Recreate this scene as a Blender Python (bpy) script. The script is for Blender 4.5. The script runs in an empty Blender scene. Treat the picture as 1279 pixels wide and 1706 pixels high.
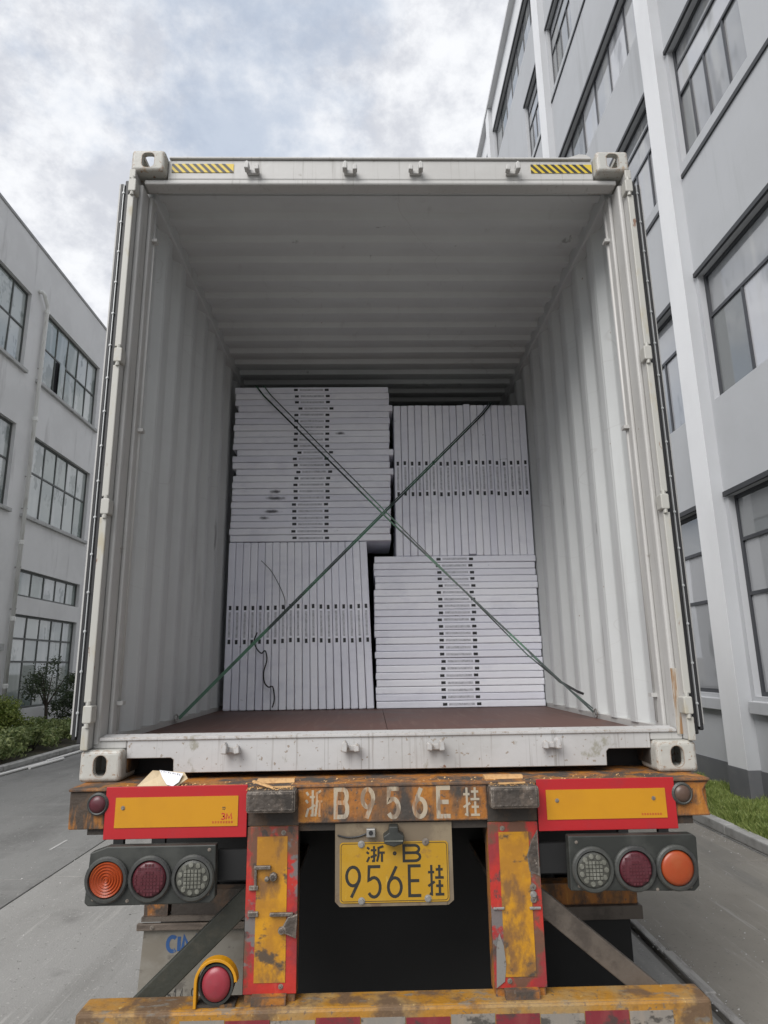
import bpy, bmesh, math, random
from mathutils import Vector, Matrix
random.seed(7)
S = bpy.context.scene
C = S.collection
R = math.radians

# ------------------------------------------------------------------ camera
cam_d = bpy.data.cameras.new('camera'); cam = bpy.data.objects.new('camera', cam_d); C.objects.link(cam); S.camera = cam
cam_d.sensor_fit = 'HORIZONTAL'; cam_d.sensor_width = 36.0; cam_d.lens = 1094.31 / 1279 * 36.0
cam_d.clip_end = 2000; cam_d.clip_start = 0.05
def cam_axes(yaw, pitch, roll):
    cy, sy, cp, sp = math.cos(yaw), math.sin(yaw), math.cos(pitch), math.sin(pitch)
    f = Vector((sy*cp, cy*cp, sp)); r = Vector((cy, -sy, 0)); u = r.cross(f)
    cr, sr = math.cos(roll), math.sin(roll)
    return cr*r + sr*u, -sr*r + cr*u, f
r_, u_, f_ = cam_axes(0.0220283, 0.2292553, -0.0141854)
mw = Matrix.Identity(4)
for i in range(3):
    mw[i][0], mw[i][1], mw[i][2] = r_[i], u_[i], -f_[i]
mw[0][3], mw[1][3], mw[2][3] = -0.0753, -2.7413, 1.6479
cam.matrix_world = mw

# ------------------------------------------------------------------ sky, sun, exposure
SUN_EL, SUN_AZ = 45.0, 216.0        # azimuth clockwise from +Y
w = bpy.data.worlds.new('World'); S.world = w; w.use_nodes = True
nt = w.node_tree; nt.nodes.clear(); N = nt.nodes.new; Lk = nt.links.new
sky = N('ShaderNodeTexSky'); sky.sky_type = 'NISHITA'; sky.sun_disc = False
sky.sun_elevation = R(SUN_EL); sky.sun_rotation = R(SUN_AZ); sky.air_density = 1.0; sky.dust_density = 1.5
tc = N('ShaderNodeTexCoord')
dv = N('ShaderNodeMapping'); dv.inputs['Scale'].default_value = (1.0, 1.0, 1.35); Lk(tc.outputs['Generated'], dv.inputs[0])
def wnoise(scale, det, rough, off, dist=0.0):
    m = N('ShaderNodeMapping'); m.inputs['Location'].default_value = off; Lk(dv.outputs[0], m.inputs[0])
    n = N('ShaderNodeTexNoise'); n.inputs['Scale'].default_value = scale; n.inputs['Detail'].default_value = det
    n.inputs['Roughness'].default_value = rough; n.inputs['Distortion'].default_value = dist; Lk(m.outputs[0], n.inputs['Vector'])
    return n.outputs['Fac']
def mrange(src, a, b, c, d, smooth=True):
    n = N('ShaderNodeMapRange'); n.interpolation_type = 'SMOOTHSTEP' if smooth else 'LINEAR'
    for k, v in zip((1, 2, 3, 4), (a, b, c, d)): n.inputs[k].default_value = v
    Lk(src, n.inputs[0]); return n.outputs[0]
cover = mrange(wnoise(3.0, 9, 0.60, (1.7, 3.1, 0.4), 0.0), 0.37, 0.54, 0.28, 1.0)
shade = mrange(wnoise(8.0, 10, 0.64, (5.2, 0.6, 0.3), 0.0), 0.38, 0.62, 0.0, 1.0)
ccol = N('ShaderNodeMix'); ccol.data_type = 'RGBA'; Lk(shade, ccol.inputs[0])
ccol.inputs[6].default_value = (4.5, 4.65, 5.05, 1); ccol.inputs[7].default_value = (6.5, 6.6, 6.8, 1)
blue = N('ShaderNodeMix'); blue.data_type = 'RGBA'; blue.inputs[0].default_value = 0.62     # thin veil over the clear patches
Lk(sky.outputs[0], blue.inputs[6]); blue.inputs[7].default_value = (4.1, 4.75, 5.7, 1)
smix = N('ShaderNodeMix'); smix.data_type = 'RGBA'; Lk(cover, smix.inputs[0]); Lk(blue.outputs[2], smix.inputs[6]); Lk(ccol.outputs[2], smix.inputs[7])
bg = N('ShaderNodeBackground'); bg.inputs['Strength'].default_value = 0.10; Lk(smix.outputs[2], bg.inputs[0])
wo = N('ShaderNodeOutputWorld'); Lk(bg.outputs[0], wo.inputs[0])

sd = bpy.data.lights.new('sun', 'SUN'); sd.energy = 2.5; sd.angle = R(45); sd.color = (1.0, 0.975, 0.95)
sun = bpy.data.objects.new('sun', sd); C.objects.link(sun)
az = R(SUN_AZ); el = R(SUN_EL)
sdir = Vector((math.sin(az)*math.cos(el), math.cos(az)*math.cos(el), math.sin(el)))
sun.rotation_euler = sdir.to_track_quat('Z', 'Y').to_euler(); sun.location = sdir*60

S.view_settings.view_transform = 'Standard'; S.view_settings.look = 'None'; S.view_settings.gamma = 1.0
S.view_settings.exposure = 0.58; S.view_settings.use_curve_mapping = False
S.render.engine = 'CYCLES'
cy = S.cycles; cy.max_bounces = 10; cy.diffuse_bounces = 6; cy.glossy_bounces = 4; cy.transparent_max_bounces = 8
cy.use_denoising = True; cy.sample_clamp_indirect = 8.0

# ------------------------------------------------------------------ materials
M = {}
def mat(name, base, rough=0.6, metal=0.0, layers=(), bump=0.0, bscale=60.0, spec=0.5, rvar=None, coat=0.0, obj=False, ior=None, edge=None):
    """layers: (colour, (sx,sy,sz), lo, hi, amount, detail, roughness or None, offset)"""
    m = bpy.data.materials.new(name); m.use_nodes = True; t = m.node_tree; t.nodes.clear()
    n = t.nodes.new; l = t.links.new
    out = n('ShaderNodeOutputMaterial'); p = n('ShaderNodeBsdfPrincipled'); l(p.outputs[0], out.inputs[0])
    p.inputs['Metallic'].default_value = metal; p.inputs['Specular IOR Level'].default_value = spec
    p.inputs['Coat Weight'].default_value = coat; p.inputs['Coat Roughness'].default_value = 0.08
    if ior: p.inputs['IOR'].default_value = ior
    if obj: src = n('ShaderNodeTexCoord').outputs['Object']
    else: src = n('ShaderNodeNewGeometry').outputs['Position']
    col = n('ShaderNodeRGB'); col.outputs[0].default_value = (*base, 1); cur = col.outputs[0]
    rv = n('ShaderNodeValue'); rv.outputs[0].default_value = rough; rcur = rv.outputs[0]
    if rvar:
        oi = n('ShaderNodeObjectInfo'); mx = n('ShaderNodeMix'); mx.data_type = 'RGBA'
        l(oi.outputs['Random'], mx.inputs[0]); l(cur, mx.inputs[6]); mx.inputs[7].default_value = (*rvar, 1); cur = mx.outputs[2]
    for k, (lc, sc, lo, hi, amt, det, lr, off) in enumerate(layers):
        mp = n('ShaderNodeMapping'); mp.inputs['Scale'].default_value = sc; mp.inputs['Location'].default_value = (off, off*1.7+3*k, off*0.6)
        l(src, mp.inputs[0])
        nz = n('ShaderNodeTexNoise'); nz.inputs['Scale'].default_value = 1.0; nz.inputs['Detail'].default_value = det; nz.inputs['Roughness'].default_value = 0.62
        l(mp.outputs[0], nz.inputs['Vector'])
        fac = nz.outputs['Fac']
        if amt < 0:
            sb = n('ShaderNodeMath'); sb.operation = 'SUBTRACT'; l(fac, sb.inputs[0]); sb.inputs[1].default_value = lo
            ab = n('ShaderNodeMath'); ab.operation = 'ABSOLUTE'; l(sb.outputs[0], ab.inputs[0])
            iv = n('ShaderNodeMath'); iv.operation = 'MULTIPLY'; l(ab.outputs[0], iv.inputs[0]); iv.inputs[1].default_value = -1.0; fac = iv.outputs[0]
            lo, hi, amt = -hi, 0.0, -amt
        mr = n('ShaderNodeMapRange'); mr.interpolation_type = 'SMOOTHSTEP'; l(fac, mr.inputs[0])
        mr.inputs[1].default_value = lo; mr.inputs[2].default_value = hi; mr.inputs[3].default_value = 0; mr.inputs[4].default_value = amt
        mx = n('ShaderNodeMix'); mx.data_type = 'RGBA'; l(mr.outputs[0], mx.inputs[0]); l(cur, mx.inputs[6]); mx.inputs[7].default_value = (*lc, 1); cur = mx.outputs[2]
        if lr is not None:
            mf = n('ShaderNodeMix'); mf.data_type = 'FLOAT'; l(mr.outputs[0], mf.inputs[0]); l(rcur, mf.inputs[2]); mf.inputs[3].default_value = lr; rcur = mf.outputs[0]
    if edge:
        bv = n('ShaderNodeBevel'); bv.samples = 4; bv.inputs['Radius'].default_value = edge[1]
        ge = n('ShaderNodeNewGeometry'); dt = n('ShaderNodeVectorMath'); dt.operation = 'DOT_PRODUCT'; l(bv.outputs[0], dt.inputs[0]); l(ge.outputs['Normal'], dt.inputs[1])
        ez = n('ShaderNodeTexNoise'); ez.inputs['Scale'].default_value = 55; ez.inputs['Detail'].default_value = 6; l(src, ez.inputs['Vector'])
        sb = n('ShaderNodeMath'); sb.operation = 'MULTIPLY_ADD'; sb.inputs[1].default_value = -0.16; l(ez.outputs['Fac'], sb.inputs[0]); sb.inputs[2].default_value = 1.055
        lt_ = n('ShaderNodeMath'); lt_.operation = 'LESS_THAN'; l(dt.outputs['Value'], lt_.inputs[0]); l(sb.outputs[0], lt_.inputs[1])
        mx = n('ShaderNodeMix'); mx.data_type = 'RGBA'; l(lt_.outputs[0], mx.inputs[0]); l(cur, mx.inputs[6]); mx.inputs[7].default_value = (*edge[0], 1); cur = mx.outputs[2]
    l(cur, p.inputs['Base Color']); l(rcur, p.inputs['Roughness'])
    if bump:
        nz = n('ShaderNodeTexNoise'); nz.inputs['Scale'].default_value = bscale; nz.inputs['Detail'].default_value = 5; l(src, nz.inputs['Vector'])
        b = n('ShaderNodeBump'); b.inputs['Strength'].default_value = bump; b.inputs['Distance'].default_value = 0.01; l(nz.outputs['Fac'], b.inputs['Height']); l(b.outputs[0], p.inputs['Normal'])
    M[name] = m; return m

RUST = (0.16, 0.06, 0.02); GRIME = (0.045, 0.04, 0.035); BROWN = (0.10, 0.06, 0.035)
mat('container_paint', (0.44, 0.434, 0.418), 0.5, layers=[
    ((0.38, 0.372, 0.352), (2.5, 2.5, 2.5), 0.42, 0.70, 0.55, 6, 0.6, 1.0),
    ((0.29, 0.28, 0.26), (60, 30, 1.6), 0.57, 0.72, 0.6, 4, 0.7, 3.0),
    ((0.26, 0.24, 0.21), (14, 14, 14), 0.66, 0.74, 0.7, 6, 0.8, 8.0),
    (RUST, (26, 26, 20), 0.715, 0.75, 0.85, 5, 0.9, 5.0)], bump=0.08, bscale=35)
mat('sill_paint', (0.45, 0.445, 0.44), 0.55, layers=[
    ((0.36, 0.355, 0.34), (3, 3, 3), 0.40, 0.66, 0.6, 6, 0.6, 1.4),
    ((0.25, 0.23, 0.21), (46, 20, 1.3), 0.60, 0.70, 0.6, 4, 0.7, 2.1),
    ((0.20, 0.19, 0.13), (11, 11, 9), 0.61, 0.70, 0.65, 7, 0.8, 6.3),
    (RUST, (22, 22, 17), 0.71, 0.745, 0.85, 5, 0.9, 2.7), ((0.22, 0.21, 0.19), (70, 30, 0.8), 0.62, 0.70, 0.6, 3, None, 9.9)], bump=0.12, bscale=28, edge=((0.27, 0.23, 0.19), 0.004))
mat('interior_paint', (0.53, 0.545, 0.54), 0.55, layers=[
    ((0.48, 0.49, 0.49), (1.4, 1.4, 1.4), 0.40, 0.66, 0.7, 6, None, 2.0),
    ((0.34, 0.335, 0.33), (9, 5, 0.9), 0.60, 0.76, 0.4, 5, 0.7, 4.1),
    ((0.14, 0.135, 0.13), (7, 7, 1.8), 0.67, 0.73, 0.6, 6, 0.7, 7.7), ((0.36, 0.35, 0.34), (0.9, 0.5, 2.6), 0.5, 0.0025, -0.3, 1, None, 13.0), (RUST, (20, 20, 20), 0.735, 0.76, 0.8, 4, None, 17.0)], bump=0.05, bscale=14)
mat('casting_paint', (0.42, 0.417, 0.385), 0.5, layers=[
    ((0.39, 0.38, 0.34), (5, 5, 5), 0.42, 0.66, 0.7, 6, 0.6, 0.2),
    ((0.30, 0.20, 0.11), (17, 17, 12), 0.63, 0.71, 0.7, 6, 0.8, 4.2),
    (RUST, (24, 24, 18), 0.68, 0.72, 0.9, 5, 0.9, 9.0)], bump=0.15, bscale=40, edge=((0.24, 0.15, 0.09), 0.007))
mat('hinge_paint', (0.40, 0.393, 0.36), 0.5, layers=[((0.36, 0.31, 0.20), (12, 12, 5), 0.52, 0.7, 0.7, 6, 0.7, 1.2), (RUST, (30, 30, 9), 0.66, 0.71, 0.8, 5, 0.9, 3.3)])
mat('rust_stain', (0.40, 0.375, 0.33), 0.7, layers=[((0.25, 0.13, 0.045), (45, 45, 5), 0.42, 0.58, 0.9, 6, None, 2.0), ((0.10, 0.05, 0.025), (30, 30, 9), 0.56, 0.66, 0.8, 6, None, 5.0)])
mat('scuff', (0.30, 0.295, 0.285), 0.7, layers=[((0.13, 0.125, 0.12), (40, 40, 6), 0.40, 0.62, 0.8, 5, None, 1.0)])
mat('plywood_floor', (0.105, 0.050, 0.038), 0.6, layers=[((0.16, 0.105, 0.085), (30, 2, 30), 0.5, 0.75, 0.7, 6, None, 1.0), ((0.05, 0.03, 0.025), (3, 3, 3), 0.5, 0.7, 0.6, 6, 0.5, 3.0)])
mat('gasket_rubber', (0.014, 0.014, 0.015), 0.55)
mat('gasket_steel', (0.42, 0.43, 0.43), 0.5, 0.3)
mat('rust_orange', (0.32, 0.12, 0.014), 0.6, layers=[
    ((0.30, 0.11, 0.02), (7, 7, 7), 0.42, 0.60, 0.8, 6, 0.7, 0.3),
    ((0.46, 0.20, 0.03), (22, 22, 4), 0.52, 0.68, 0.7, 5, 0.6, 2.2),
    (BROWN, (11, 11, 4), 0.44, 0.60, 0.9, 7, 0.8, 5.0),
    (GRIME, (8, 8, 5), 0.47, 0.61, 0.95, 7, 0.85, 7.1),
    ((0.5, 0.42, 0.33), (40, 40, 30), 0.68, 0.74, 0.5, 4, 0.8, 6.2)], bump=0.35, bscale=60, edge=((0.09, 0.06, 0.045), 0.010))
mat('end_grime', (0.05, 0.036, 0.026), 0.7, layers=[((0.30, 0.115, 0.016), (26, 26, 5), 0.47, 0.60, 0.9, 6, 0.6, 1.4), (BROWN, (14, 14, 10), 0.5, 0.66, 0.7, 6, None, 5.4), ((0.012, 0.011, 0.010), (9, 9, 4), 0.54, 0.66, 0.9, 7, None, 8.1)], bump=0.35, bscale=60)
mat('dark_frame', (0.035, 0.028, 0.022), 0.7, layers=[(BROWN, (9, 9, 9), 0.5, 0.68, 0.7, 6, 0.8, 0.6), ((0.20, 0.09, 0.02), (12, 12, 6), 0.60, 0.70, 0.7, 5, 0.8, 3.9)], bump=0.3, bscale=50)
mat('bumper_paint', (0.34, 0.16, 0.018), 0.55, layers=[
    ((0.27, 0.20, 0.10), (5, 5, 5), 0.44, 0.64, 0.7, 6, 0.7, 0.9),
    (BROWN, (6, 6, 6), 0.49, 0.62, 0.9, 7, 0.8, 2.3),
    ((0.15, 0.14, 0.12), (9, 20, 14), 0.57, 0.66, 0.8, 7, 0.8, 5.5),
    ((0.55, 0.40, 0.16), (35, 35, 25), 0.64, 0.72, 0.6, 5, 0.7, 8.8)], bump=0.3, bscale=45, edge=((0.17, 0.11, 0.06), 0.005))
mat('steel_block', (0.075, 0.062, 0.052), 0.55, 0.3, layers=[((0.17, 0.13, 0.10), (14, 14, 10), 0.5, 0.66, 0.7, 6, 0.7, 0.2), ((0.03, 0.026, 0.022), (9, 9, 9), 0.5, 0.64, 0.8, 6, 0.8, 3.1)], bump=0.5, bscale=55, edge=((0.22, 0.19, 0.16), 0.008))
mat('reflector_red', (0.38, 0.012, 0.016), 0.42, layers=[((0.29, 0.02, 0.028), (9, 9, 9), 0.5, 0.72, 0.6, 5, None, 0.7)])
mat('reflector_yellow', (0.50, 0.23, 0.006), 0.42, layers=[((0.43, 0.19, 0.008), (4, 4, 4), 0.45, 0.7, 0.6, 5, None, 2.7), ((0.25, 0.13, 0.02), (30, 30, 20), 0.69, 0.74, 0.6, 5, None, 4.7)])
mat('worn_red', (0.40, 0.026, 0.018), 0.45, layers=[((0.20, 0.022, 0.028), (6, 6, 5), 0.42, 0.60, 0.8, 6, 0.6, 0.6), (BROWN, (8, 8, 5), 0.49, 0.59, 0.9, 8, 0.7, 3.6), (GRIME, (13, 13, 10), 0.57, 0.64, 0.9, 7, 0.8, 12.6), ((0.48, 0.06, 0.035), (16, 16, 4), 0.60, 0.68, 0.6, 5, None, 8.6), ((0.13, 0.125, 0.12), (5, 5, 6), 0.59, 0.63, 0.95, 8, 0.6, 6.6)], bump=0.15, bscale=40)
mat('worn_yellow', (0.50, 0.235, 0.008), 0.42, layers=[((0.31, 0.14, 0.018), (8, 8, 8), 0.40, 0.60, 0.8, 6, None, 1.1), ((0.15, 0.075, 0.03), (9, 9, 5), 0.50, 0.62, 0.85, 8, 0.6, 4.1), ((0.50, 0.29, 0.03), (20, 20, 5), 0.60, 0.70, 0.6, 5, None, 9.1), (GRIME, (10, 10, 14), 0.56, 0.64, 0.9, 6, 0.7, 2.4)], bump=0.12, bscale=50)
mat('lamp_box', (0.022, 0.024, 0.021), 0.5, layers=[((0.05, 0.052, 0.046), (7, 7, 7), 0.44, 0.66, 0.75, 6, 0.65, 0.8), ((0.02, 0.02, 0.02), (15, 15, 15), 0.6, 0.7, 0.7, 6, 0.5, 4.4)])
mat('lamp_ring', (0.05, 0.052, 0.047), 0.45, layers=[((0.03, 0.03, 0.03), (12, 12, 12), 0.45, 0.62, 0.8, 5, None, 2.0)])
mat('lens_amber', (0.30, 0.05, 0.013), 0.32, layers=[((0.30, 0.075, 0.02), (13, 13, 13), 0.48, 0.68, 0.6, 5, 0.5, 1.0)])
mat('lens_red', (0.075, 0.014, 0.02), 0.35, layers=[((0.09, 0.022, 0.03), (14, 14, 14), 0.42, 0.66, 0.7, 5, 0.5, 3.0)])
mat('lens_red_bright', (0.26, 0.028, 0.04), 0.32, layers=[((0.22, 0.04, 0.05), (14, 14, 14), 0.42, 0.66, 0.7, 5, 0.5, 3.0)])
mat('lens_clear', (0.06, 0.06, 0.05), 0.3, layers=[((0.07, 0.07, 0.06), (20, 20, 20), 0.45, 0.62, 0.7, 5, 0.4, 3.0)])
mat('lens_brown', (0.09, 0.055, 0.04), 0.35)
mat('lens_facet', (0.12, 0.12, 0.10), 0.3, layers=[((0.2, 0.2, 0.17), (30, 30, 30), 0.45, 0.62, 0.7, 5, 0.4, 5.0)])
mat('plate_yellow', (0.38, 0.21, 0.010), 0.42, layers=[((0.40, 0.24, 0.03), (7, 7, 7), 0.44, 0.64, 0.7, 6, 0.55, 1.9), ((0.24, 0.13, 0.03), (16, 16, 24), 0.62, 0.70, 0.6, 6, 0.6, 5.0), ((0.5, 0.34, 0.07), (26, 26, 9), 0.62, 0.7, 0.6, 5, None, 7.0)])
mat('plate_bracket', (0.15, 0.115, 0.075), 0.65, layers=[((0.24, 0.19, 0.12), (8, 8, 8), 0.48, 0.66, 0.7, 6, None, 0.9), (BROWN, (13, 13, 13), 0.55, 0.66, 0.7, 6, None, 3.0)])
mat('plate_black', (0.018, 0.018, 0.016), 0.5, layers=[((0.09, 0.07, 0.03), (30, 30, 30), 0.6, 0.72, 0.6, 5, None, 1.0)])
mat('stencil_white', (0.34, 0.30, 0.235), 0.65, layers=[((0.42, 0.33, 0.22), (9, 9, 9), 0.42, 0.62, 0.7, 6, None, 1.2), ((0.34, 0.13, 0.022), (26, 26, 6), 0.57, 0.66, 0.85, 6, None, 2.2), ((0.16, 0.10, 0.06), (34, 34, 10), 0.52, 0.62, 0.75, 6, None, 5.2)])
mat('tape_red', (0.17, 0.018, 0.026), 0.5, layers=[((0.20, 0.04, 0.04), (20, 20, 5), 0.45, 0.62, 0.7, 6, None, 1.0), (GRIME, (9, 9, 15), 0.54, 0.64, 0.85, 7, None, 5.0)])
mat('tape_white', (0.21, 0.19, 0.165), 0.5, layers=[((0.26, 0.22, 0.18), (20, 20, 5), 0.45, 0.62, 0.8, 6, None, 1.0), (GRIME, (10, 10, 16), 0.53, 0.60, 0.85, 7, None, 3.0)])
mat('galvanised', (0.36, 0.35, 0.33), 0.42, 0.7, layers=[(BROWN, (40, 40, 40), 0.58, 0.68, 0.7, 5, 0.8, 0.0)])
mat('flap_pale', (0.22, 0.205, 0.175), 0.75, layers=[((0.16, 0.14, 0.11), (4, 4, 7), 0.42, 0.64, 0.8, 7, None, 0.4), ((0.07, 0.06, 0.05), (10, 10, 14), 0.60, 0.70, 0.7, 7, None, 3.4)])
mat('flap_shade_black', (0.004, 0.004, 0.004), 0.7)  # near-black rubber; also carries shade under trailer, sill and lamp boxes
mat('print_blue', (0.022, 0.075, 0.21), 0.6, layers=[((0.2, 0.2, 0.19), (40, 40, 20), 0.60, 0.66, 0.7, 6, None, 1.0)])
mat('print_dark', (0.03, 0.03, 0.028), 0.6, layers=[((0.2, 0.19, 0.16), (50, 50, 30), 0.60, 0.66, 0.7, 6, None, 1.0)])
mat('print_red', (0.40, 0.03, 0.02), 0.5)
mat('hazard_yellow', (0.58, 0.42, 0.03), 0.5, layers=[((0.4, 0.32, 0.1), (30, 30, 30), 0.55, 0.7, 0.6, 5, None, 1.0)])
mat('hazard_black', (0.022, 0.022, 0.022), 0.5)
mat('brace_olive', (0.03, 0.032, 0.024), 0.65, layers=[((0.06, 0.055, 0.04), (10, 10, 10), 0.5, 0.7, 0.7, 6, None, 0.9)], bump=0.2)
mat('brace_brown', (0.10, 0.082, 0.066), 0.65, layers=[((0.05, 0.04, 0.032), (10, 10, 10), 0.45, 0.65, 0.8, 6, None, 2.9)], bump=0.2)
mat('wood_bar', (0.12, 0.095, 0.075), 0.75, layers=[((0.06, 0.045, 0.035), (4, 30, 30), 0.45, 0.65, 0.8, 6, None, 0.9)], bump=0.3)
mat('tyre_rubber', (0.014, 0.014, 0.014), 0.8, layers=[((0.05, 0.045, 0.04), (9, 9, 9), 0.5, 0.7, 0.6, 6, None, 1.0)])
mat('wheel_rim', (0.16, 0.15, 0.14), 0.6, 0.3)
mat('fresh_wood', (0.52, 0.31, 0.13), 0.7, layers=[((0.33, 0.18, 0.07), (60, 6, 60), 0.45, 0.66, 0.7, 5, None, 2.0)])
mat('paper_white', (0.66, 0.66, 0.69), 0.7); mat('cardboard', (0.50, 0.40, 0.26), 0.8, layers=[((0.4, 0.3, 0.18), (20, 20, 20), 0.45, 0.66, 0.7, 5, None, 2.0)])
mat('carton', (0.80, 0.805, 0.88), 0.40, rvar=(0.90, 0.905, 0.95), layers=[((0.73, 0.735, 0.81), (5, 5, 9), 0.46, 0.70, 0.6, 5, 0.5, 0.5), ((0.84, 0.84, 0.87), (12, 12, 40), 0.62, 0.72, 0.5, 4, 0.3, 3.5), ((0.22, 0.22, 0.23), (7, 3, 22), 0.705, 0.76, 0.8, 5, 0.6, 4.62)], bump=0.18, bscale=22)
mat('carton_label', (0.56, 0.56, 0.60), 0.4, layers=[((0.34, 0.34, 0.37), (45, 45, 45), 0.46, 0.62, 0.7, 3, None, 0.9)])
mat('carton_black', (0.02, 0.02, 0.022), 0.5)
mat('strap_green', (0.010, 0.022, 0.018), 0.45, layers=[((0.035, 0.12, 0.065), (3, 3, 3), 0.47, 0.58, 0.9, 3, None, 0.5)])
mat('cord_black', (0.012, 0.012, 0.013), 0.55)
def smudge_mat():
    m = bpy.data.materials.new('smudge'); m.use_nodes = True; t = m.node_tree; n = t.nodes.new; l = t.links.new
    p = t.nodes['Principled BSDF']; p.inputs['Base Color'].default_value = (0.10, 0.10, 0.105, 1); p.inputs['Roughness'].default_value = 0.7
    tc_ = n('ShaderNodeTexCoord'); mp = n('ShaderNodeMapping'); mp.inputs['Scale'].default_value = (9.5, 0.0, 48.0); l(tc_.outputs['Object'], mp.inputs[0])
    ln = n('ShaderNodeVectorMath'); ln.operation = 'LENGTH'; l(mp.outputs[0], ln.inputs[0])
    nz = n('ShaderNodeTexNoise'); nz.inputs['Scale'].default_value = 26; l(n('ShaderNodeNewGeometry').outputs['Position'], nz.inputs['Vector'])
    ad = n('ShaderNodeMath'); ad.operation = 'MULTIPLY_ADD'; l(nz.outputs['Fac'], ad.inputs[0]); ad.inputs[1].default_value = 0.9; l(ln.outputs['Value'], ad.inputs[2])
    mr = n('ShaderNodeMapRange'); mr.interpolation_type = 'SMOOTHSTEP'; l(ad.outputs[0], mr.inputs[0])
    for k, v in zip((1, 2, 3, 4), (0.35, 1.3, 0.5, 0.0)): mr.inputs[k].default_value = v
    l(mr.outputs[0], p.inputs['Alpha']); M['smudge'] = m
smudge_mat()
# buildings and ground
mat('plaster_left', (0.70, 0.695, 0.685), 0.85, layers=[((0.62, 0.615, 0.605), (0.8, 0.8, 0.8), 0.4, 0.66, 0.7, 6, None, 0.3), ((0.40, 0.39, 0.38), (2.2, 2.2, 0.35), 0.56, 0.74, 0.5, 6, None, 4.3)], bump=0.1, bscale=18)
mat('plaster_sill', (0.44, 0.44, 0.43), 0.85, layers=[((0.25, 0.25, 0.24), (3, 3, 9), 0.5, 0.7, 0.7, 6, None, 0.3)])
mat('coping', (0.36, 0.36, 0.355), 0.85, layers=[((0.2, 0.2, 0.2), (2, 2, 6), 0.5, 0.68, 0.8, 6, None, 0.3)])
mat('plaster_right', (0.44, 0.45, 0.465), 0.8, layers=[((0.41, 0.418, 0.43), (0.7, 0.7, 0.7), 0.4, 0.66, 0.8, 5, None, 0.9), ((0.33, 0.335, 0.34), (3.2, 3.2, 0.22), 0.55, 0.74, 0.5, 6, None, 2.9)], bump=0.06, bscale=25)
mat('pilaster_white', (0.72, 0.725, 0.735), 0.8, layers=[((0.66, 0.665, 0.675), (1.2, 1.2, 0.5), 0.4, 0.66, 0.8, 6, None, 0.9)], bump=0.06, bscale=25)
mat('plinth_grey', (0.115, 0.118, 0.125), 0.8, layers=[((0.15, 0.15, 0.155), (2, 2, 2), 0.45, 0.66, 0.7, 6, None, 0.9)])
mat('trim_dark', (0.035, 0.036, 0.039), 0.5)
mat('frame_dark', (0.038, 0.040, 0.046), 0.4)
mat('frame_green', (0.066, 0.072, 0.066), 0.5)
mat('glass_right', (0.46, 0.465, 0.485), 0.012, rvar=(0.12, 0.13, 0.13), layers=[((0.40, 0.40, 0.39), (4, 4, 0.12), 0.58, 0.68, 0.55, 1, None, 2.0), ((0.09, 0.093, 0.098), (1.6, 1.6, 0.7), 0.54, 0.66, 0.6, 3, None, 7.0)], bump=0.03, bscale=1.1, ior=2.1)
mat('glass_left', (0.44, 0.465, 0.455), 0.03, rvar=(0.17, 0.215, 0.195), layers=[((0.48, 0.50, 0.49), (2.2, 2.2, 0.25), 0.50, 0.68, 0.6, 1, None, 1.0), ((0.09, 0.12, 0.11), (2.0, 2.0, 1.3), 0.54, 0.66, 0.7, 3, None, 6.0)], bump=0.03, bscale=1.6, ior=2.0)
mat('dark_room', (0.01, 0.01, 0.012), 0.9)
mat('pvc_pipe', (0.74, 0.735, 0.70), 0.5, layers=[((0.52, 0.51, 0.46), (8, 8, 1.4), 0.50, 0.68, 0.7, 6, None, 0.3)])
mat('white_plastic', (0.68, 0.67, 0.64), 0.5)
CONC = [((0.205, 0.20, 0.188), (0.7, 0.7, 0.7), 0.38, 0.66, 0.9, 8, None, 0.2), ((0.155, 0.15, 0.138), (2.6, 0.22, 1), 0.50, 0.70, 0.65, 7, 0.7, 3.2),
        ((0.36, 0.35, 0.325), (5.5, 0.45, 1), 0.58, 0.74, 0.5, 6, None, 6.2), ((0.11, 0.105, 0.098), (1.3, 1.3, 1), 0.61, 0.73, 0.6, 8, 0.6, 9.1), ((0.40, 0.39, 0.365), (48, 48, 48), 0.60, 0.70, 0.5, 4, None, 1.1), ((0.08, 0.078, 0.07), (38, 38, 38), 0.62, 0.70, 0.6, 5, None, 4.1), ((0.38, 0.37, 0.35), (14, 0.8, 1), 0.60, 0.70, 0.45, 7, None, 7.7), ((0.40, 0.39, 0.37), (3.0, 0.25, 1), 0.52, 0.003, -0.25, 4, None, 15.0)]
mat('concrete_light', (0.245, 0.24, 0.228), 0.85, layers=CONC, bump=0.25, bscale=90)
mat('concrete_warm', (0.255, 0.238, 0.208), 0.85, layers=[((0.205, 0.19, 0.165), (0.8, 0.8, 0.8), 0.38, 0.66, 0.9, 8, None, 1.2)] + CONC[1:4] + CONC[5:], bump=0.25, bscale=90)
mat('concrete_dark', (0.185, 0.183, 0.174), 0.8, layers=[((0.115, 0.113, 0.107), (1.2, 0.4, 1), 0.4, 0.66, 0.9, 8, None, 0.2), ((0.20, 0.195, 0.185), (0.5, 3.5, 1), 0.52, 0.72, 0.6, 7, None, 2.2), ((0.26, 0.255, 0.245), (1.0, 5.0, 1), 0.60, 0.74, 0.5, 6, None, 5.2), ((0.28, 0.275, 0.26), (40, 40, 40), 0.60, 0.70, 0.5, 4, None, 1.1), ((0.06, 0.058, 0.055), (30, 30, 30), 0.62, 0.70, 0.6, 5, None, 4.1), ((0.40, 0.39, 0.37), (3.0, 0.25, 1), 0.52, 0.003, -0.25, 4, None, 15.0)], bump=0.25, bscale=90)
mat('joint_dark', (0.03, 0.028, 0.025), 0.9)
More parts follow.
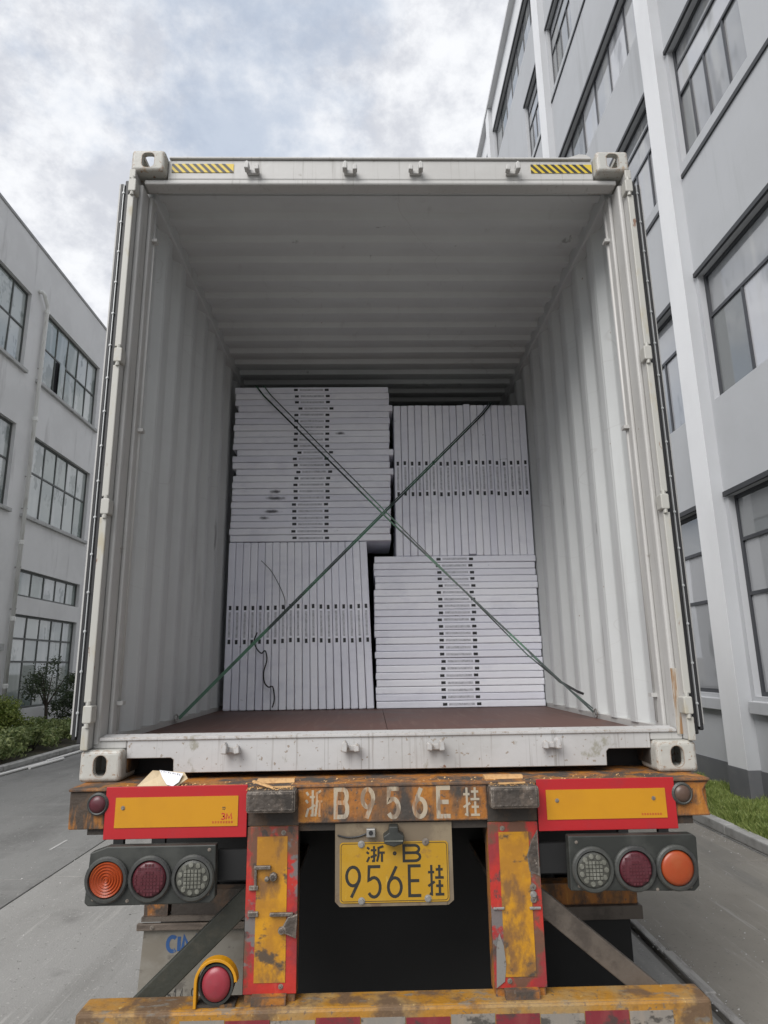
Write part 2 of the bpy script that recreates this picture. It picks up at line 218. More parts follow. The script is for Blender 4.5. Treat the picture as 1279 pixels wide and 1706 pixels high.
mat('mortar', (0.34, 0.33, 0.315), 0.85, layers=[((0.2, 0.19, 0.18), (20, 4, 20), 0.45, 0.66, 0.7, 6, None, 2.0)], bump=0.4)
mat('far_ground', (0.15, 0.145, 0.135), 0.9)
mat('kerb_concrete', (0.40, 0.395, 0.38), 0.85, layers=[((0.28, 0.275, 0.26), (5, 5, 5), 0.42, 0.66, 0.8, 7, None, 0.2), ((0.16, 0.155, 0.14), (16, 7, 25), 0.58, 0.70, 0.6, 6, None, 3.0)], bump=0.3)
mat('soil', (0.055, 0.042, 0.028), 0.95, layers=[((0.03, 0.04, 0.015), (6, 6, 6), 0.4, 0.66, 0.8, 6, None, 0.2)], bump=0.6)
def leafmat(name, a, b, tr=0.25):
    m = bpy.data.materials.new(name); m.use_nodes = True; t = m.node_tree; t.nodes.clear(); n = t.nodes.new; l = t.links.new
    out = n('ShaderNodeOutputMaterial'); p = n('ShaderNodeBsdfPrincipled'); p.inputs['Roughness'].default_value = 0.5
    g = n('ShaderNodeNewGeometry'); mx = n('ShaderNodeMix'); mx.data_type = 'RGBA'
    l(g.outputs['Random Per Island'], mx.inputs[0]); mx.inputs[6].default_value = (*a, 1); mx.inputs[7].default_value = (*b, 1)
    l(mx.outputs[2], p.inputs['Base Color']); ts = n('ShaderNodeBsdfTranslucent'); l(mx.outputs[2], ts.inputs[0])
    ms = n('ShaderNodeMixShader'); ms.inputs[0].default_value = tr; l(p.outputs[0], ms.inputs[1]); l(ts.outputs[0], ms.inputs[2]); l(ms.outputs[0], out.inputs[0])
    M[name] = m
leafmat('grass_blade', (0.13, 0.20, 0.04), (0.38, 0.43, 0.14)); leafmat('leaf_bush', (0.10, 0.15, 0.025), (0.27, 0.31, 0.065))
leafmat('leaf_low', (0.09, 0.14, 0.035), (0.33, 0.37, 0.15)); leafmat('leaf_tree', (0.03, 0.05, 0.02), (0.075, 0.10, 0.045)); mat('bark', (0.05, 0.04, 0.03), 0.9)

# ------------------------------------------------------------------ mesh helpers
class MB:
    def __init__(s): s.v = []; s.f = []
    def add(s, vs, fs):
        o = len(s.v); s.v += [tuple(v) for v in vs]; s.f += [tuple(i+o for i in f) for f in fs]; return s
    def box(s, x0, x1, y0, y1, z0, z1):
        return s.add([(x0,y0,z0),(x1,y0,z0),(x1,y1,z0),(x0,y1,z0),(x0,y0,z1),(x1,y0,z1),(x1,y1,z1),(x0,y1,z1)],
                     [(3,2,1,0),(4,5,6,7),(0,1,5,4),(1,2,6,5),(2,3,7,6),(3,0,4,7)])
    def prism(s, pts, y0, y1):            # polygon in x,z (counter-clockwise seen from -Y), extruded along y
        n = len(pts); vs = [(x, y0, z) for x, z in pts] + [(x, y1, z) for x, z in pts]
        return s.add(vs, [tuple(range(n)), tuple(range(2*n-1, n-1, -1))] + [(i, i+n, (i+1) % n + n, (i+1) % n) for i in range(n)])
    def tube(s, pts, rad, n=8, cap=True):
        pts = [Vector(p) for p in pts]; k = len(pts); rad = rad if isinstance(rad, (list, tuple)) else [rad]*k
        vs = []; up = None
        for i, p in enumerate(pts):
            d = (pts[min(i+1, k-1)] - pts[max(i-1, 0)]).normalized()
            if up is None: up = Vector((0, 0, 1)) if abs(d.z) < 0.9 else Vector((1, 0, 0))
            a = d.cross(up).normalized(); b = a.cross(d).normalized(); up = b
            vs += [p + (a*math.cos(2*math.pi*j/n) + b*math.sin(2*math.pi*j/n))*rad[i] for j in range(n)]
        fs = [(i*n+j, i*n+(j+1) % n, (i+1)*n+(j+1) % n, (i+1)*n+j) for i in range(k-1) for j in range(n)]
        if cap: fs += [tuple(range(n-1, -1, -1)), tuple(range((k-1)*n, k*n))]
        return s.add(vs, fs)
    def lathe(s, prof, c, n=28, ax='y', sx=1.0, sz=1.0):   # profile (radius, along) revolved about y through c
        vs = []
        for r, h in prof:
            for j in range(n):
                t = 2*math.pi*j/n
                if ax == 'y': vs.append((c[0]+r*math.cos(t)*sx, c[1]+h, c[2]+r*math.sin(t)*sz))
                elif ax == 'x': vs.append((c[0]+h, c[1]+r*math.cos(t), c[2]+r*math.sin(t)))
                else: vs.append((c[0]+r*math.cos(t), c[1]+r*math.sin(t), c[2]+h))
        k = len(prof); fs = [(i*n+j, (i+1)*n+j, (i+1)*n+(j+1) % n, i*n+(j+1) % n) for i in range(k-1) for j in range(n)]
        fs += [tuple(range(n-1, -1, -1)) if prof[0][0] > 1e-6 else (), tuple(range((k-1)*n, k*n)) if prof[-1][0] > 1e-6 else ()]
        return s.add(vs, [f for f in fs if f])
    def ribbon(s, pts, wd, y, closed=False):   # flat stroke in x,z facing -Y
        P = [Vector((a, b)) for a, b in pts]
        if closed: P = P + [P[0]]
        n = len(P); L = []; Rr = []
        for i in range(n):
            a = P[i-1] if i else (P[-2] if closed else None); b = P[i+1] if i < n-1 else (P[1] if closed else None)
            d1 = (P[i]-a).normalized() if a is not None else None; d2 = (b-P[i]).normalized() if b is not None else None
            d1 = d1 or d2; d2 = d2 or d1
            nn = Vector((-(d1+d2).y, (d1+d2).x)); nn = nn.normalized() if nn.length > 1e-6 else Vector((-d1.y, d1.x))
            k = min(1.6, 1/max(0.3, nn.dot(Vector((-d1.y, d1.x)))))
            L.append(P[i]+nn*wd/2*k); Rr.append(P[i]-nn*wd/2*k)
        vs = [(q.x, y, q.y) for q in L] + [(q.x, y, q.y) for q in Rr]
        return s.add(vs, [(i, n+i, n+i+1, i+1) for i in range(n-1)])
    def mesh(s, name, m, smooth=False):
        me = bpy.data.meshes.new(name); me.from_pydata(s.v, [], s.f); me.update()
        bm = bmesh.new(); bm.from_mesh(me); bmesh.ops.recalc_face_normals(bm, faces=bm.faces) if not getattr(s, 'keep', False) else None; bm.to_mesh(me); bm.free()
        if m: me.materials.append(M[m])
        if smooth:
            for p in me.polygons: p.use_smooth = True
        return me
    def build(s, name, m, parent=None, bevel=0.0, smooth=False, seg=2):
        o = bpy.data.objects.new(name, s.mesh(name, m, smooth)); C.objects.link(o)
        if parent is not None: hang(o, parent)
        if bevel:
            b = o.modifiers.new('bevel', 'BEVEL'); b.width = bevel; b.segments = seg; b.limit_method = 'ANGLE'; b.angle_limit = R(35)
        return o
def hang(o, parent):      # vertices stay in world coordinates
    root = parent
    while root.parent: root = root.parent
    o.parent = parent
    if parent.parent is None: o.matrix_parent_inverse = Matrix.Translation(-Vector(root.location))
def thing(name, label, cat, loc=(0, 0, 0), group=None):
    e = bpy.data.objects.new(name, None); C.objects.link(e); e.location = loc; e.empty_display_size = 0.2
    return tag(e, label, cat, group)
def tag(o, label, cat, group=None):
    o['label'] = label; o['category'] = cat
    if group: o['group'] = group
    return o
def struct(o): o['kind'] = 'structure'; return o
def stuff(o): o['kind'] = 'stuff'; return o
def arc(cx, cz, rx, rz, a0, a1, n=10): return [(cx+rx*math.cos(R(a0+(a1-a0)*i/n)), cz+rz*math.sin(R(a0+(a1-a0)*i/n))) for i in range(n+1)]
def rrect(x0, x1, z0, z1, r, n=5):
    return arc(x1-r, z0+r, r, r, -90, 0, n) + arc(x1-r, z1-r, r, r, 0, 90, n) + arc(x0+r, z1-r, r, r, 90, 180, n) + arc(x0+r, z0+r, r, r, 180, 270, n)

# glyphs as strokes on a unit cell
GL = {
 '9': [('c', arc(.5, .69, .43, .31, 0, 345, 18)), ('o', [(.93, .70), (.90, .55), (.38, 0)])],
 '6': [('c', arc(.5, .31, .43, .31, 180, 525, 18)), ('o', [(.07, .30), (.10, .45), (.62, 1)])],
 '5': [('o', [(.92, 1), (.16, 1), (.12, .55)] + arc(.48, .32, .42, .32, 125, -145, 14))],
 'E': [('o', [(1, 1), (.06, 1), (.06, 0), (1, 0)]), ('o', [(.06, .5), (.86, .5)])],
 'B': [('c', [(.05, .52), (.05, 1), (.62, 1)] + arc(.66, .76, .24, .24, 80, -80, 6) + [(.6, .52)]), ('c', [(.05, 0), (.05, .52), (.66, .52)] + arc(.68, .26, .27, .26, 80, -80, 6) + [(.6, 0)])],
 'zhe': [('o', [(.03, .93), (.16, .80)]), ('o', [(.0, .63), (.13, .52)]), ('o', [(.02, .0), (.16, .32)]), ('o', [(.24, .74), (.56, .74)]), ('o', [(.42, 1), (.42, .06), (.30, .06)]), ('o', [(.23, .30), (.57, .44)]),
         ('o', [(.95, .98), (.67, .88), (.67, .4), (.58, .02)]), ('o', [(.67, .58), (1.02, .58)]), ('o', [(.86, .58), (.86, 0)])],
 'gua': [('o', [(0, .76), (.40, .76)]), ('o', [(.22, 1), (.22, .03), (.08, .06)]), ('o', [(0, .30), (.42, .45)]), ('o', [(.5, .85), (.95, .85)]), ('o', [(.45, .58), (1, .58)]), ('o', [(.73, 1), (.73, .58)]), ('o', [(.5, .31), (.95, .31)]), ('o', [(.45, .03), (1, .03)]), ('o', [(.73, .5), (.73, .03)])],
 'C': [('o', arc(.52, .5, .5, .5, 50, 310, 14))], 'I': [('o', [(.5, 0), (.5, 1)])], 'M': [('o', [(0, 0), (.1, 1), (.5, .15), (.9, 1), (1, 0)])],
 '0': [('c', arc(.5, .5, .45, .5, 0, 345, 18))], '1': [('o', [(.2, .8), (.55, 1), (.55, 0)])], '4': [('o', [(.75, 0), (.75, 1), (.0, .28), (1, .28)])],
 '-': [('o', [(.1, .5), (.9, .5)])], '8': [('c', arc(.5, .75, .38, .25, 0, 345, 14)), ('c', arc(.5, .26, .45, .26, 0, 345, 14))],
 '3': [('o', arc(.45, .75, .45, .25, 150, -90, 9) + arc(.45, .25, .5, .25, 90, -150, 9))], '.': [('c', arc(.5, .5, .3, .3, 0, 300, 6))],
}
def glyph(name, ch, x, z, wd, ht, stroke, y, m, parent):
    b = MB(); b.keep = True
    for k, (kind, pts) in enumerate(GL[ch]):
        b.ribbon([(x+a*wd, z+c*ht) for a, c in pts], stroke, y-0.00012*k, kind == 'c')
    return b.build(name, m, parent)
def bolt(parent, x, y, z, r=0.008, h=0.007, m='galvanised', name='bolt'):
    return MB().lathe([(r*1.5, 0), (r*1.5, -h*0.25), (r, -h*0.3), (r*0.9, -h), (0, -h)], (x, y, z), 12).build(name, m, parent)

# ------------------------------------------------------------------ ground
gz = -0.03
ground = struct(MB().box(-400, 400, -400, 400, gz-1, gz).build('ground', 'far_ground'))
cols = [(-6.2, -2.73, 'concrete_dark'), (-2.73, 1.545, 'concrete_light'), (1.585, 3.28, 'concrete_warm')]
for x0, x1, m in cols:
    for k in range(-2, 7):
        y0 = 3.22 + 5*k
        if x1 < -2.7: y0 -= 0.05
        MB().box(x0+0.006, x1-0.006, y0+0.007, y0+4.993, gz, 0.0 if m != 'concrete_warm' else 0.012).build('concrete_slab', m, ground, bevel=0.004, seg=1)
b = MB()
for k in range(70):
    y = -6 + k*0.5; wv = 0.012*math.sin(k*1.9)+0.008*math.sin(k*0.7)
    b.box(1.587+wv*0.2, 1.64+wv, y, y+0.497, 0.0, 0.020+0.004*math.sin(k*2.3))
b.build('joint_mortar', 'mortar', ground, bevel=0.005, seg=1)
# faint scrape mark on the left lane
MB().box(-3.125, -3.10, 4.06, 4.42, 0.0, 0.003).build('scrape_mark', 'kerb_concrete', ground)
# right kerb and verge
kerb = struct(MB().box(3.285, 3.40, -7, 32, gz, 0.02).build('kerb', 'kerb_concrete'))
for k in range(39):
    y0 = -7 + k
    MB().box(3.285, 3.40, y0+0.004, y0+0.996, 0.021, 0.118+0.004*math.sin(k*3.1)).build('kerb_stone', 'kerb_concrete', kerb, bevel=0.012)
verge = struct(MB().add([(3.402, -7, 0.07), (4.23, -7, 0.14), (4.23, 32, 0.14), (3.402, 32, 0.07), (3.402, -7, -0.03), (4.23, -7, -0.03), (4.23, 32, -0.03), (3.402, 32, -0.03)], [(0,1,2,3), (4,5,1,0), (6,7,3,2), (7,4,0,3), (5,6,2,1)]).build('verge_soil', 'soil'))
b = MB()
rg = random.Random(3)
for i in range(42000):
    y = rg.uniform(1.5, 9.5) if i < 36000 else rg.uniform(9.5, 16); x = rg.uniform(3.39, 4.22)
    z0 = 0.07+0.07*(x-3.4)/0.83-0.01
    tuft = 0.5+0.5*math.sin(x*9+2*math.sin(y*3.1))*math.sin(y*5.3+x*3)
    h = rg.uniform(0.025, 0.06)+0.075*tuft*tuft; a = rg.uniform(0, 6.283); wd = rg.uniform(0.003, 0.006)
    lx, ly = rg.gauss(0, 0.4)*h, rg.gauss(0, 0.4)*h
    ca, sa = math.cos(a)*wd, math.sin(a)*wd
    if x < 3.42: lx -= 0.02
    b.add([(x-ca, y-sa, z0), (x+ca, y+sa, z0), (x+lx*.4+ca*.7, y+ly*.4+sa*.7, z0+h*.6), (x+lx, y+ly, z0+h), (x+lx*.4-ca*.7, y+ly*.4-sa*.7, z0+h*.6)], [(0,1,2,3,4)])
b.keep = True
g = stuff(b.build('grass', 'grass_blade')); tag(g, 'short green grass on the verge between kerb and grey building', 'grass')
# left kerb, bed
kerb2 = struct(MB().box(-6.36, -6.205, -2, 34, gz, 0.02).build('kerb', 'kerb_concrete'))
for k in range(36):
    MB().box(-6.36, -6.205, -2+k+0.004, -2+k+0.996, 0.021, 0.105+0.004*math.sin(k*2.1)).build('kerb_stone', 'kerb_concrete', kerb2, bevel=0.012)
struct(MB().box(-9.49, -6.363, -2, 34, gz, 0.075).build('planting_bed', 'soil'))

b = MB(); rgr = random.Random(12)
for i in range(3600):
    x = rgr.choice((rgr.uniform(-6.1, -1.1), rgr.uniform(1.0, 3.27), rgr.gauss(3.2, 0.06), rgr.gauss(1.62, 0.05), rgr.gauss(-6.05, 0.1))); y = rgr.uniform(-0.5, 9.0); x = min(x, 3.275)
    z = 0.012 if x > 1.60 else 0.0; s_ = rgr.uniform(0.002, 0.008)*(1.6 if rgr.random() < 0.06 else 1); a = rgr.uniform(0, 6.283)
    if 1.53 < x < 1.66: z = 0.02
    ca, sa = math.cos(a)*s_, math.sin(a)*s_
    b.add([(x-ca, y-sa, z), (x+sa, y-ca, z), (x+ca*.8, y+sa*.8, z), (x-sa*.3, y+ca*.3, z+s_*.8)], [(0, 1, 3), (1, 2, 3), (2, 0, 3), (0, 2, 1)])
tag(stuff(b.build('grit', 'kerb_concrete')), 'scattered grit and small stones on the concrete yard', 'grit')

# ------------------------------------------------------------------ facade helper
def facade(sgn, X0, y0, y1, z0, z1, ops, depth):
    """front sheet on plane X0 with recessed openings; sgn=+1 recess towards +X"""
    ys = sorted({y0, y1} | {v for o in ops for v in o[:2]}); zs = sorted({z0, z1} | {v for o in ops for v in o[2:]})
    b = MB(); b.keep = True
    idx = {}
    def q(pts):
        b.add(pts, [(0, 1, 2, 3)] if sgn > 0 else [(3, 2, 1, 0)])
    for i in range(len(ys)-1):
        for j in range(len(zs)-1):
            cy_, cz_ = (ys[i]+ys[i+1])/2, (zs[j]+zs[j+1])/2
            if any(o[0] < cy_ < o[1] and o[2] < cz_ < o[3] for o in ops): continue
            q([(X0, ys[i+1], zs[j]), (X0, ys[i], zs[j]), (X0, ys[i], zs[j+1]), (X0, ys[i+1], zs[j+1])])
    X1 = X0 + sgn*depth
    for a, c, d, e in ops:
        q([(X0, a, d), (X1, a, d), (X1, a, e), (X0, a, e)][::-1]); q([(X0, c, d), (X1, c, d), (X1, c, e), (X0, c, e)])
        q([(X0, a, d), (X0, c, d), (X1, c, d), (X1, a, d)][::-1]); q([(X0, a, e), (X0, c, e), (X1, c, e), (X1, a, e)])
    return b
def window(parent, sgn, Xf, ya, yb, rows, zb, bars, fm, gm, fw=0.045, fd=0.05):
    """rows: list of (z_low, z_high, [mullion positions]); Xf = outer plane of the frame"""
    b = MB(); X1 = Xf + sgn*fd
    xa, xb = min(Xf, X1), max(Xf, X1)
    za, zt = rows[0][0], rows[-1][1]
    b.box(xa, xb, ya, ya+fw, za, zt); b.box(xa, xb, yb-fw, yb, za, zt); b.box(xa, xb, ya+fw, yb-fw, za, za+fw); b.box(xa, xb, ya+fw, yb-fw, zt-fw, zt)
    h = fw*0.42
    for k, (zl, zh, mu) in enumerate(rows):
        if k: b.box(xa, xb, ya+fw, yb-fw, zl-h, zl+h)
        for m_ in mu: b.box(xa+0.004, xb-0.004, m_-h, m_+h, zl+(h if k else fw), zh-(h if k < len(rows)-1 else fw))
    wo_ = b.build('window', fm, parent)
    for k, (zl, zh, mu) in enumerate(rows):
        e = [ya+fw] + list(mu) + [yb-fw]
        for i in range(len(e)-1):
            lo = e[i] + (h if i else 0); hi = e[i+1] - (h if i < len(e)-2 else 0)
            zl2 = zl+(h if k else fw); zh2 = zh-(h if k < len(rows)-1 else fw)
            p = MB().box(-0.003, 0.003, -(hi-lo)/2-0.004, (hi-lo)/2+0.004, -(zh2-zl2)/2-0.004, (zh2-zl2)/2+0.004).build('pane', gm)
            p.location = ((xa+xb)/2, (lo+hi)/2, (zl2+zh2)/2)
            p.rotation_euler = (0, random.gauss(0, 0.006), random.gauss(0, 0.006))
            p.parent = wo_; 
    return wo_

# ------------------------------------------------------------------ left building (white, three storeys)
XL = -9.5
lb = thing('factory_building', 'white three-storey factory building with steel-framed window bands at left', 'building', (XL, 15, 0))
bays = [(14.80+4.74*k, 18.75+4.74*k) for k in (-3, -2, -1, 0, 1, 2)]
ops = []
for ya, yb in bays: ops += [(ya, yb, 9.68, 11.93), (ya, yb, 5.80, 8.08), (ya, yb, 3.60, 4.33), (ya, yb, 0.64, 3.12)]
facade(-1, XL, 0, 34, -0.02, 13.5, ops, 0.16).build('wall', 'plaster_left', lb)
MB().box(-24, XL-0.26, 0.02, 33.98, 0, 13.48).build('building_body', 'plaster_left', lb)
MB().box(-24.05, XL+0.03, -0.03, 34.03, 13.5, 13.60).build('roof_coping', 'coping', lb, bevel=0.02)
for n, (ya, yb) in enumerate(bays):
    cu = [ya+0.35+0.72*k for k in range(5)]
    if n in (0, 5): cu = cu[1::2]
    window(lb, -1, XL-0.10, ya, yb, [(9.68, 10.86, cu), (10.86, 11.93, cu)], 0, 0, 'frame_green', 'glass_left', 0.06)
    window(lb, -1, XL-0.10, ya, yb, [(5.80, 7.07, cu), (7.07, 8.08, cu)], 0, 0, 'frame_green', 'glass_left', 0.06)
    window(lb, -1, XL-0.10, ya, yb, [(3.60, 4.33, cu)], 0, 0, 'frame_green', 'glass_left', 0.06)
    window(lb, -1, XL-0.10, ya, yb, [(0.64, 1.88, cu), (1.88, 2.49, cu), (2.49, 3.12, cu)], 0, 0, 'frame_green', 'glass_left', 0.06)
    for z in (9.60, 5.70): MB().box(XL-0.06, XL+0.09, ya-0.12, yb+0.12, z-0.02, z+0.078).build('window_sill', 'plaster_sill', lb, bevel=0.01)
# one sash stands open in the top band
MB().box(XL-0.03, XL-0.015, 16.02, 16.34, 9.76, 10.82).build('open_sash', 'glass_left', lb)
MB().box(XL-0.095, XL-0.088, 15.93, 16.24, 9.76, 10.82).build('gap_shade', 'dark_room', lb)  # near-black panel paints the unlit room behind the open sash
dp = MB()
dp.tube([(XL+0.01, 14.34, 12.20), (XL+0.10, 14.36, 12.20), (XL+0.13, 14.42, 12.15), (XL+0.12, 14.66, 11.95), (XL+0.10, 14.72, 11.85), (XL+0.10, 14.73, 0.2)], 0.055, 12)
pipe = dp.build('drain_pipe', 'pvc_pipe', lb, smooth=True)
for z in (11.72, 8.42, 4.92, 2.9, 1.2): MB().lathe([(0.057, 0), (0.072, 0.01), (0.072, 0.10), (0.057, 0.12)], (XL+0.10, 14.73, z), 14, 'z').build('pipe_socket', 'pvc_pipe', pipe)
for z in (10.0, 6.8, 5.9, 4.3, 3.2): MB().box(XL, XL+0.165, 14.725, 14.745, z, z+0.03).build('pipe_clip', 'galvanised', pipe)
MB().box(XL+0.002, XL+0.06, 14.25, 14.55, 2.15, 2.32).build('meter_box', 'plaster_sill', lb)

# ------------------------------------------------------------------ right building (grey, white pilasters)
XR = 4.24
rb = thing('office_building', 'grey multi-storey building with white pilasters and dark window heads at right', 'building', (XR, 8, 0))
pil = [(-5.15, -4.74), (-0.12, 0.29), (4.93, 5.34), (9.93, 10.40), (15.98, 16.45), (21.1, 21.5)]
ops = []; wins = []
for k in range(len(pil)-1):
    a, e = pil[k][1]+0.10, pil[k+1][0]-0.08
    near = k in (1, 2)
    def cuts(step, a=a, e=e):
        n = max(1, round((e-a)/step)); return [e - (e-a)/n*i for i in range(n-1, 0, -1)]
    for z0, z1, rows in ((1.25, 3.58, [(1.25, 2.40, 1.3), (2.40, 3.04, 1.3), (3.04, 3.58, 1.3)]), (4.82, 6.55, [(4.82, 5.95, 0.78), (5.95, 6.55, 2.4)]),
                         (11.38, 12.60, [(11.38, 12.60, 0.78)]), (17.85, 19.2, [(17.85, 19.2, 0.78)])):
        ops.append((a, e, z0, z1)); wins.append((a, e, [(p, q, cuts(s)) for p, q, s in rows]))
    for z0 in (8.30, 14.55):
        for s0, s1 in ((a, a+1.6), (e-1.6, e)):
            ops.append((s0, s1, z0, z0+1.84))
            wins.append((s0, s1, [(z0, z0+1.07, [s1-1.14, s1-0.68, s1-0.32]), (z0+1.07, z0+1.5, []), (z0+1.5, z0+1.84, [])]))
facade(1, XR, -6, 30, -0.02, 20.2, ops, 0.14).build('wall', 'plaster_right', rb)
MB().box(XR+0.24, 18, -5.98, 29.98, 0, 20.18).build('building_body', 'plaster_right', rb)
MB().box(XR-0.19, 18.1, -6.03, 30.03, 20.2, 20.36).build('roof_coping', 'pilaster_white', rb, bevel=0.02)
for a, e, rows in wins:
    z0, z1 = rows[0][0], rows[-1][1]
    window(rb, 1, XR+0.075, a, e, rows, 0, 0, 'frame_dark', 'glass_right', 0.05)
    MB().box(XR-0.035, XR+0.139, a-0.05, e+0.05, z1+0.001, z1+0.06).build('window_head', 'trim_dark', rb)
for k in range(len(pil)-1):
    a, e = pil[k][1]+0.012, pil[k+1][0]-0.012
    MB().box(XR-0.07, XR+0.04, a+0.03, e-0.03, 1.06, 1.20).build('window_sill', 'plaster_right', rb, bevel=0.01)
    for z in (8.06, 14.30): MB().box(XR-0.022, XR+0.02, a+0.03, e-0.03, z, z+0.06).build('trim_band', 'trim_dark', rb)
MB().box(XR-0.02, XR+0.05, -5.99, 29.99, 19.36, 20.199).build('parapet_band', 'pilaster_white', rb)
for a, e in pil:
    p = MB().box(XR-0.15, XR+0.1, a, e, 0.455, 20.19).build('pilaster', 'plaster_right', rb)
    MB().box(XR-0.153, XR-0.1502, a+0.002, e-0.002, 0.46, 20.18).build('white_face', 'pilaster_white', p)
    MB().box(XR-0.16, XR+0.1, a-0.01, e+0.01, 0.0, 0.452).build('pilaster_plinth', 'plinth_grey', rb)
MB().box(XR-0.012, XR+0.05, -6, 30, 0.0, 0.448).build('plinth', 'plinth_grey', rb)

# ------------------------------------------------------------------ plants
def leaves(b, c, r, n, size, rg, shell=0.55, clumps=14, flat=0.0):
    cl = []
    for i in range(clumps):
        t = rg.uniform(0, 6.283); u = rg.uniform(-0.6, 1); k = rg.uniform(0.55, 0.95); s = math.sqrt(max(0, 1-u*u))
        cl.append((s*math.cos(t)*k, s*math.sin(t)*k, u*k, rg.uniform(0.28, 0.5)))
    for i in range(n):
        q = rg.choice(cl); v = Vector((rg.gauss(0, 1), rg.gauss(0, 1), rg.gauss(0, 1))).normalized()*q[3]*rg.uniform(shell, 1.05)
        p = Vector((c[0]+(q[0]+v.x)*r[0], c[1]+(q[1]+v.y)*r[1], c[2]+(q[2]+v.z)*r[2]))
        if p.z < c[2]-r[2]*0.98: p.z = c[2]-r[2]*rg.uniform(0.5, 0.98)
        s = size*rg.uniform(0.6, 1.3)
        nrm = (v.normalized()+Vector((rg.gauss(0, .5), rg.gauss(0, .5), rg.gauss(0.4, .5)))).normalized()
        d = nrm.orthogonal().normalized(); d.rotate(Matrix.Rotation(rg.uniform(0, 6.283), 3, nrm)); e = nrm.cross(d)
        b.add([p-d*s, p+e*s*.45+nrm*s*.12, p+d*s*1.1-nrm*s*.15, p-e*s*.45+nrm*s*.12], [(0,1,2,3)])
def shrub(name, label, loc, r, n, size, m, seed, group=None, clumps=14, stems=6):
    rg = random.Random(seed); t = thing(name, label, 'shrub', loc, group)
    b = MB(); b.keep = True; leaves(b, (loc[0], loc[1], loc[2]+r[2]), r, n, size, rg, 0.4, clumps); b.build('foliage', m, t)
    s = MB()
    for i in range(stems):
        a = rg.uniform(0, 6.283); k = rg.uniform(0.3, 0.7)
        s.tube([(loc[0]+0.03*math.cos(a), loc[1]+0.03*math.sin(a), loc[2]-0.02), (loc[0]+r[0]*k*.5*math.cos(a), loc[1]+r[1]*k*.5*math.sin(a), loc[2]+r[2]*.7), (loc[0]+r[0]*k*math.cos(a), loc[1]+r[1]*k*math.sin(a), loc[2]+r[2]*1.4)], [0.014, 0.01, 0.004], 5)
    s.build('stem', 'bark', t); return t
shrub('round_bush', 'dense round clipped green bush beside the white building wall', (-7.95, 11.65, 0.07), (0.62, 0.62, 0.50), 6500, 0.036, 'leaf_bush', 5, clumps=46)
lows = [((-6.75, 9.35, .07), 'pale leafy low shrub nearest the camera at the kerb'), ((-6.95, 10.05, .07), 'pale leafy low shrub directly in front of the round bush'), ((-7.2, 10.8, .07), 'low green shrub beside the foot of the round bush'),
        ((-6.95, 11.35, .07), 'low green shrub by the kerb just past the round bush'), ((-7.45, 12.3, .07), 'low green shrub between the round bush and the slim tree'), ((-7.0, 12.35, .07), 'low green shrub at the kerb in front of the slim tree'),
        ((-7.9, 13.6, .07), 'low green shrub at the foot of the slim tree'), ((-7.3, 13.4, .07), 'low green shrub at the kerb beside the open container door'), ((-8.7, 13.1, .07), 'low green shrub against the white wall behind the round bush')]
for i, (l, lab) in enumerate(lows):
    shrub('low_shrub', lab, l, (0.50, 0.55, 0.24 if i > 1 else 0.27), 1500, 0.042, 'leaf_low', 20+i, 'low shrubs in the left planting bed', 22, 4)
shrub('dark_shrub', 'taller dark shrub behind the slim tree at the building wall', (-8.5, 17.0, .07), (0.7, 0.8, 0.55), 2600, 0.045, 'leaf_tree', 44, clumps=24)
rg = random.Random(9)
tr = thing('slim_tree', 'small slim dark tree in front of the ground floor windows at left', 'tree', (-8.3, 14.72, 0.07))
s = MB(); s.tube([(-8.3, 14.72, 0.02), (-8.29, 14.74, 0.4), (-8.31, 14.72, 0.78)], [0.05, 0.042, 0.04], 8)
for a, ln in ((0.3, 1.0), (1.9, 1.1), (3.4, .9), (4.9, 1.05), (2.6, 1.25)):
    e = (-8.31+.42*ln*math.cos(a), 14.72+.5*ln*math.sin(a), 0.78+.75*ln)
    s.tube([(-8.31, 14.72, 0.74), (-8.31+.18*ln*math.cos(a), 14.72+.2*ln*math.sin(a), 0.78+.32*ln), e], [0.026, 0.018, 0.006], 6)
s.build('trunk', 'bark', tr)
b = MB(); b.keep = True; leaves(b, (-8.3, 14.85, 1.34), (0.56, 0.85, 0.56), 2300, 0.034, rg, 0.3, 24); b.build('crown', 'leaf_tree', tr)
# white pipes lying in the gutter
for i, (x0, y0, x1, y1, lab) in enumerate([(-6.06, 8.2, -5.98, 10.0, 'white plastic pipe in the left gutter, the one nearest the camera'), (-5.93, 9.3, -5.88, 10.45, 'white plastic pipe in the left gutter, farthest out on the road'), (-6.02, 10.1, -6.05, 13.5, 'long white plastic pipe lying against the left kerb, the farthest one')]):
    o = MB().tube([(x0, y0, 0.026), ((x0+x1)/2+.01, (y0+y1)/2, 0.027), (x1, y1, 0.026)], 0.025, 10).build('plastic_pipe', 'white_plastic'); tag(o, lab, 'pipe', 'pipes in the left gutter')

# ------------------------------------------------------------------ shipping container
ZB = 1.22; W2 = 1.219; CL = 12.19
ct = thing('shipping_container', 'open off-white high cube shipping container standing on the trailer', 'container', (0, 0, ZB))
def mirror(fn):
    for sx in (-1, 1): fn(sx)
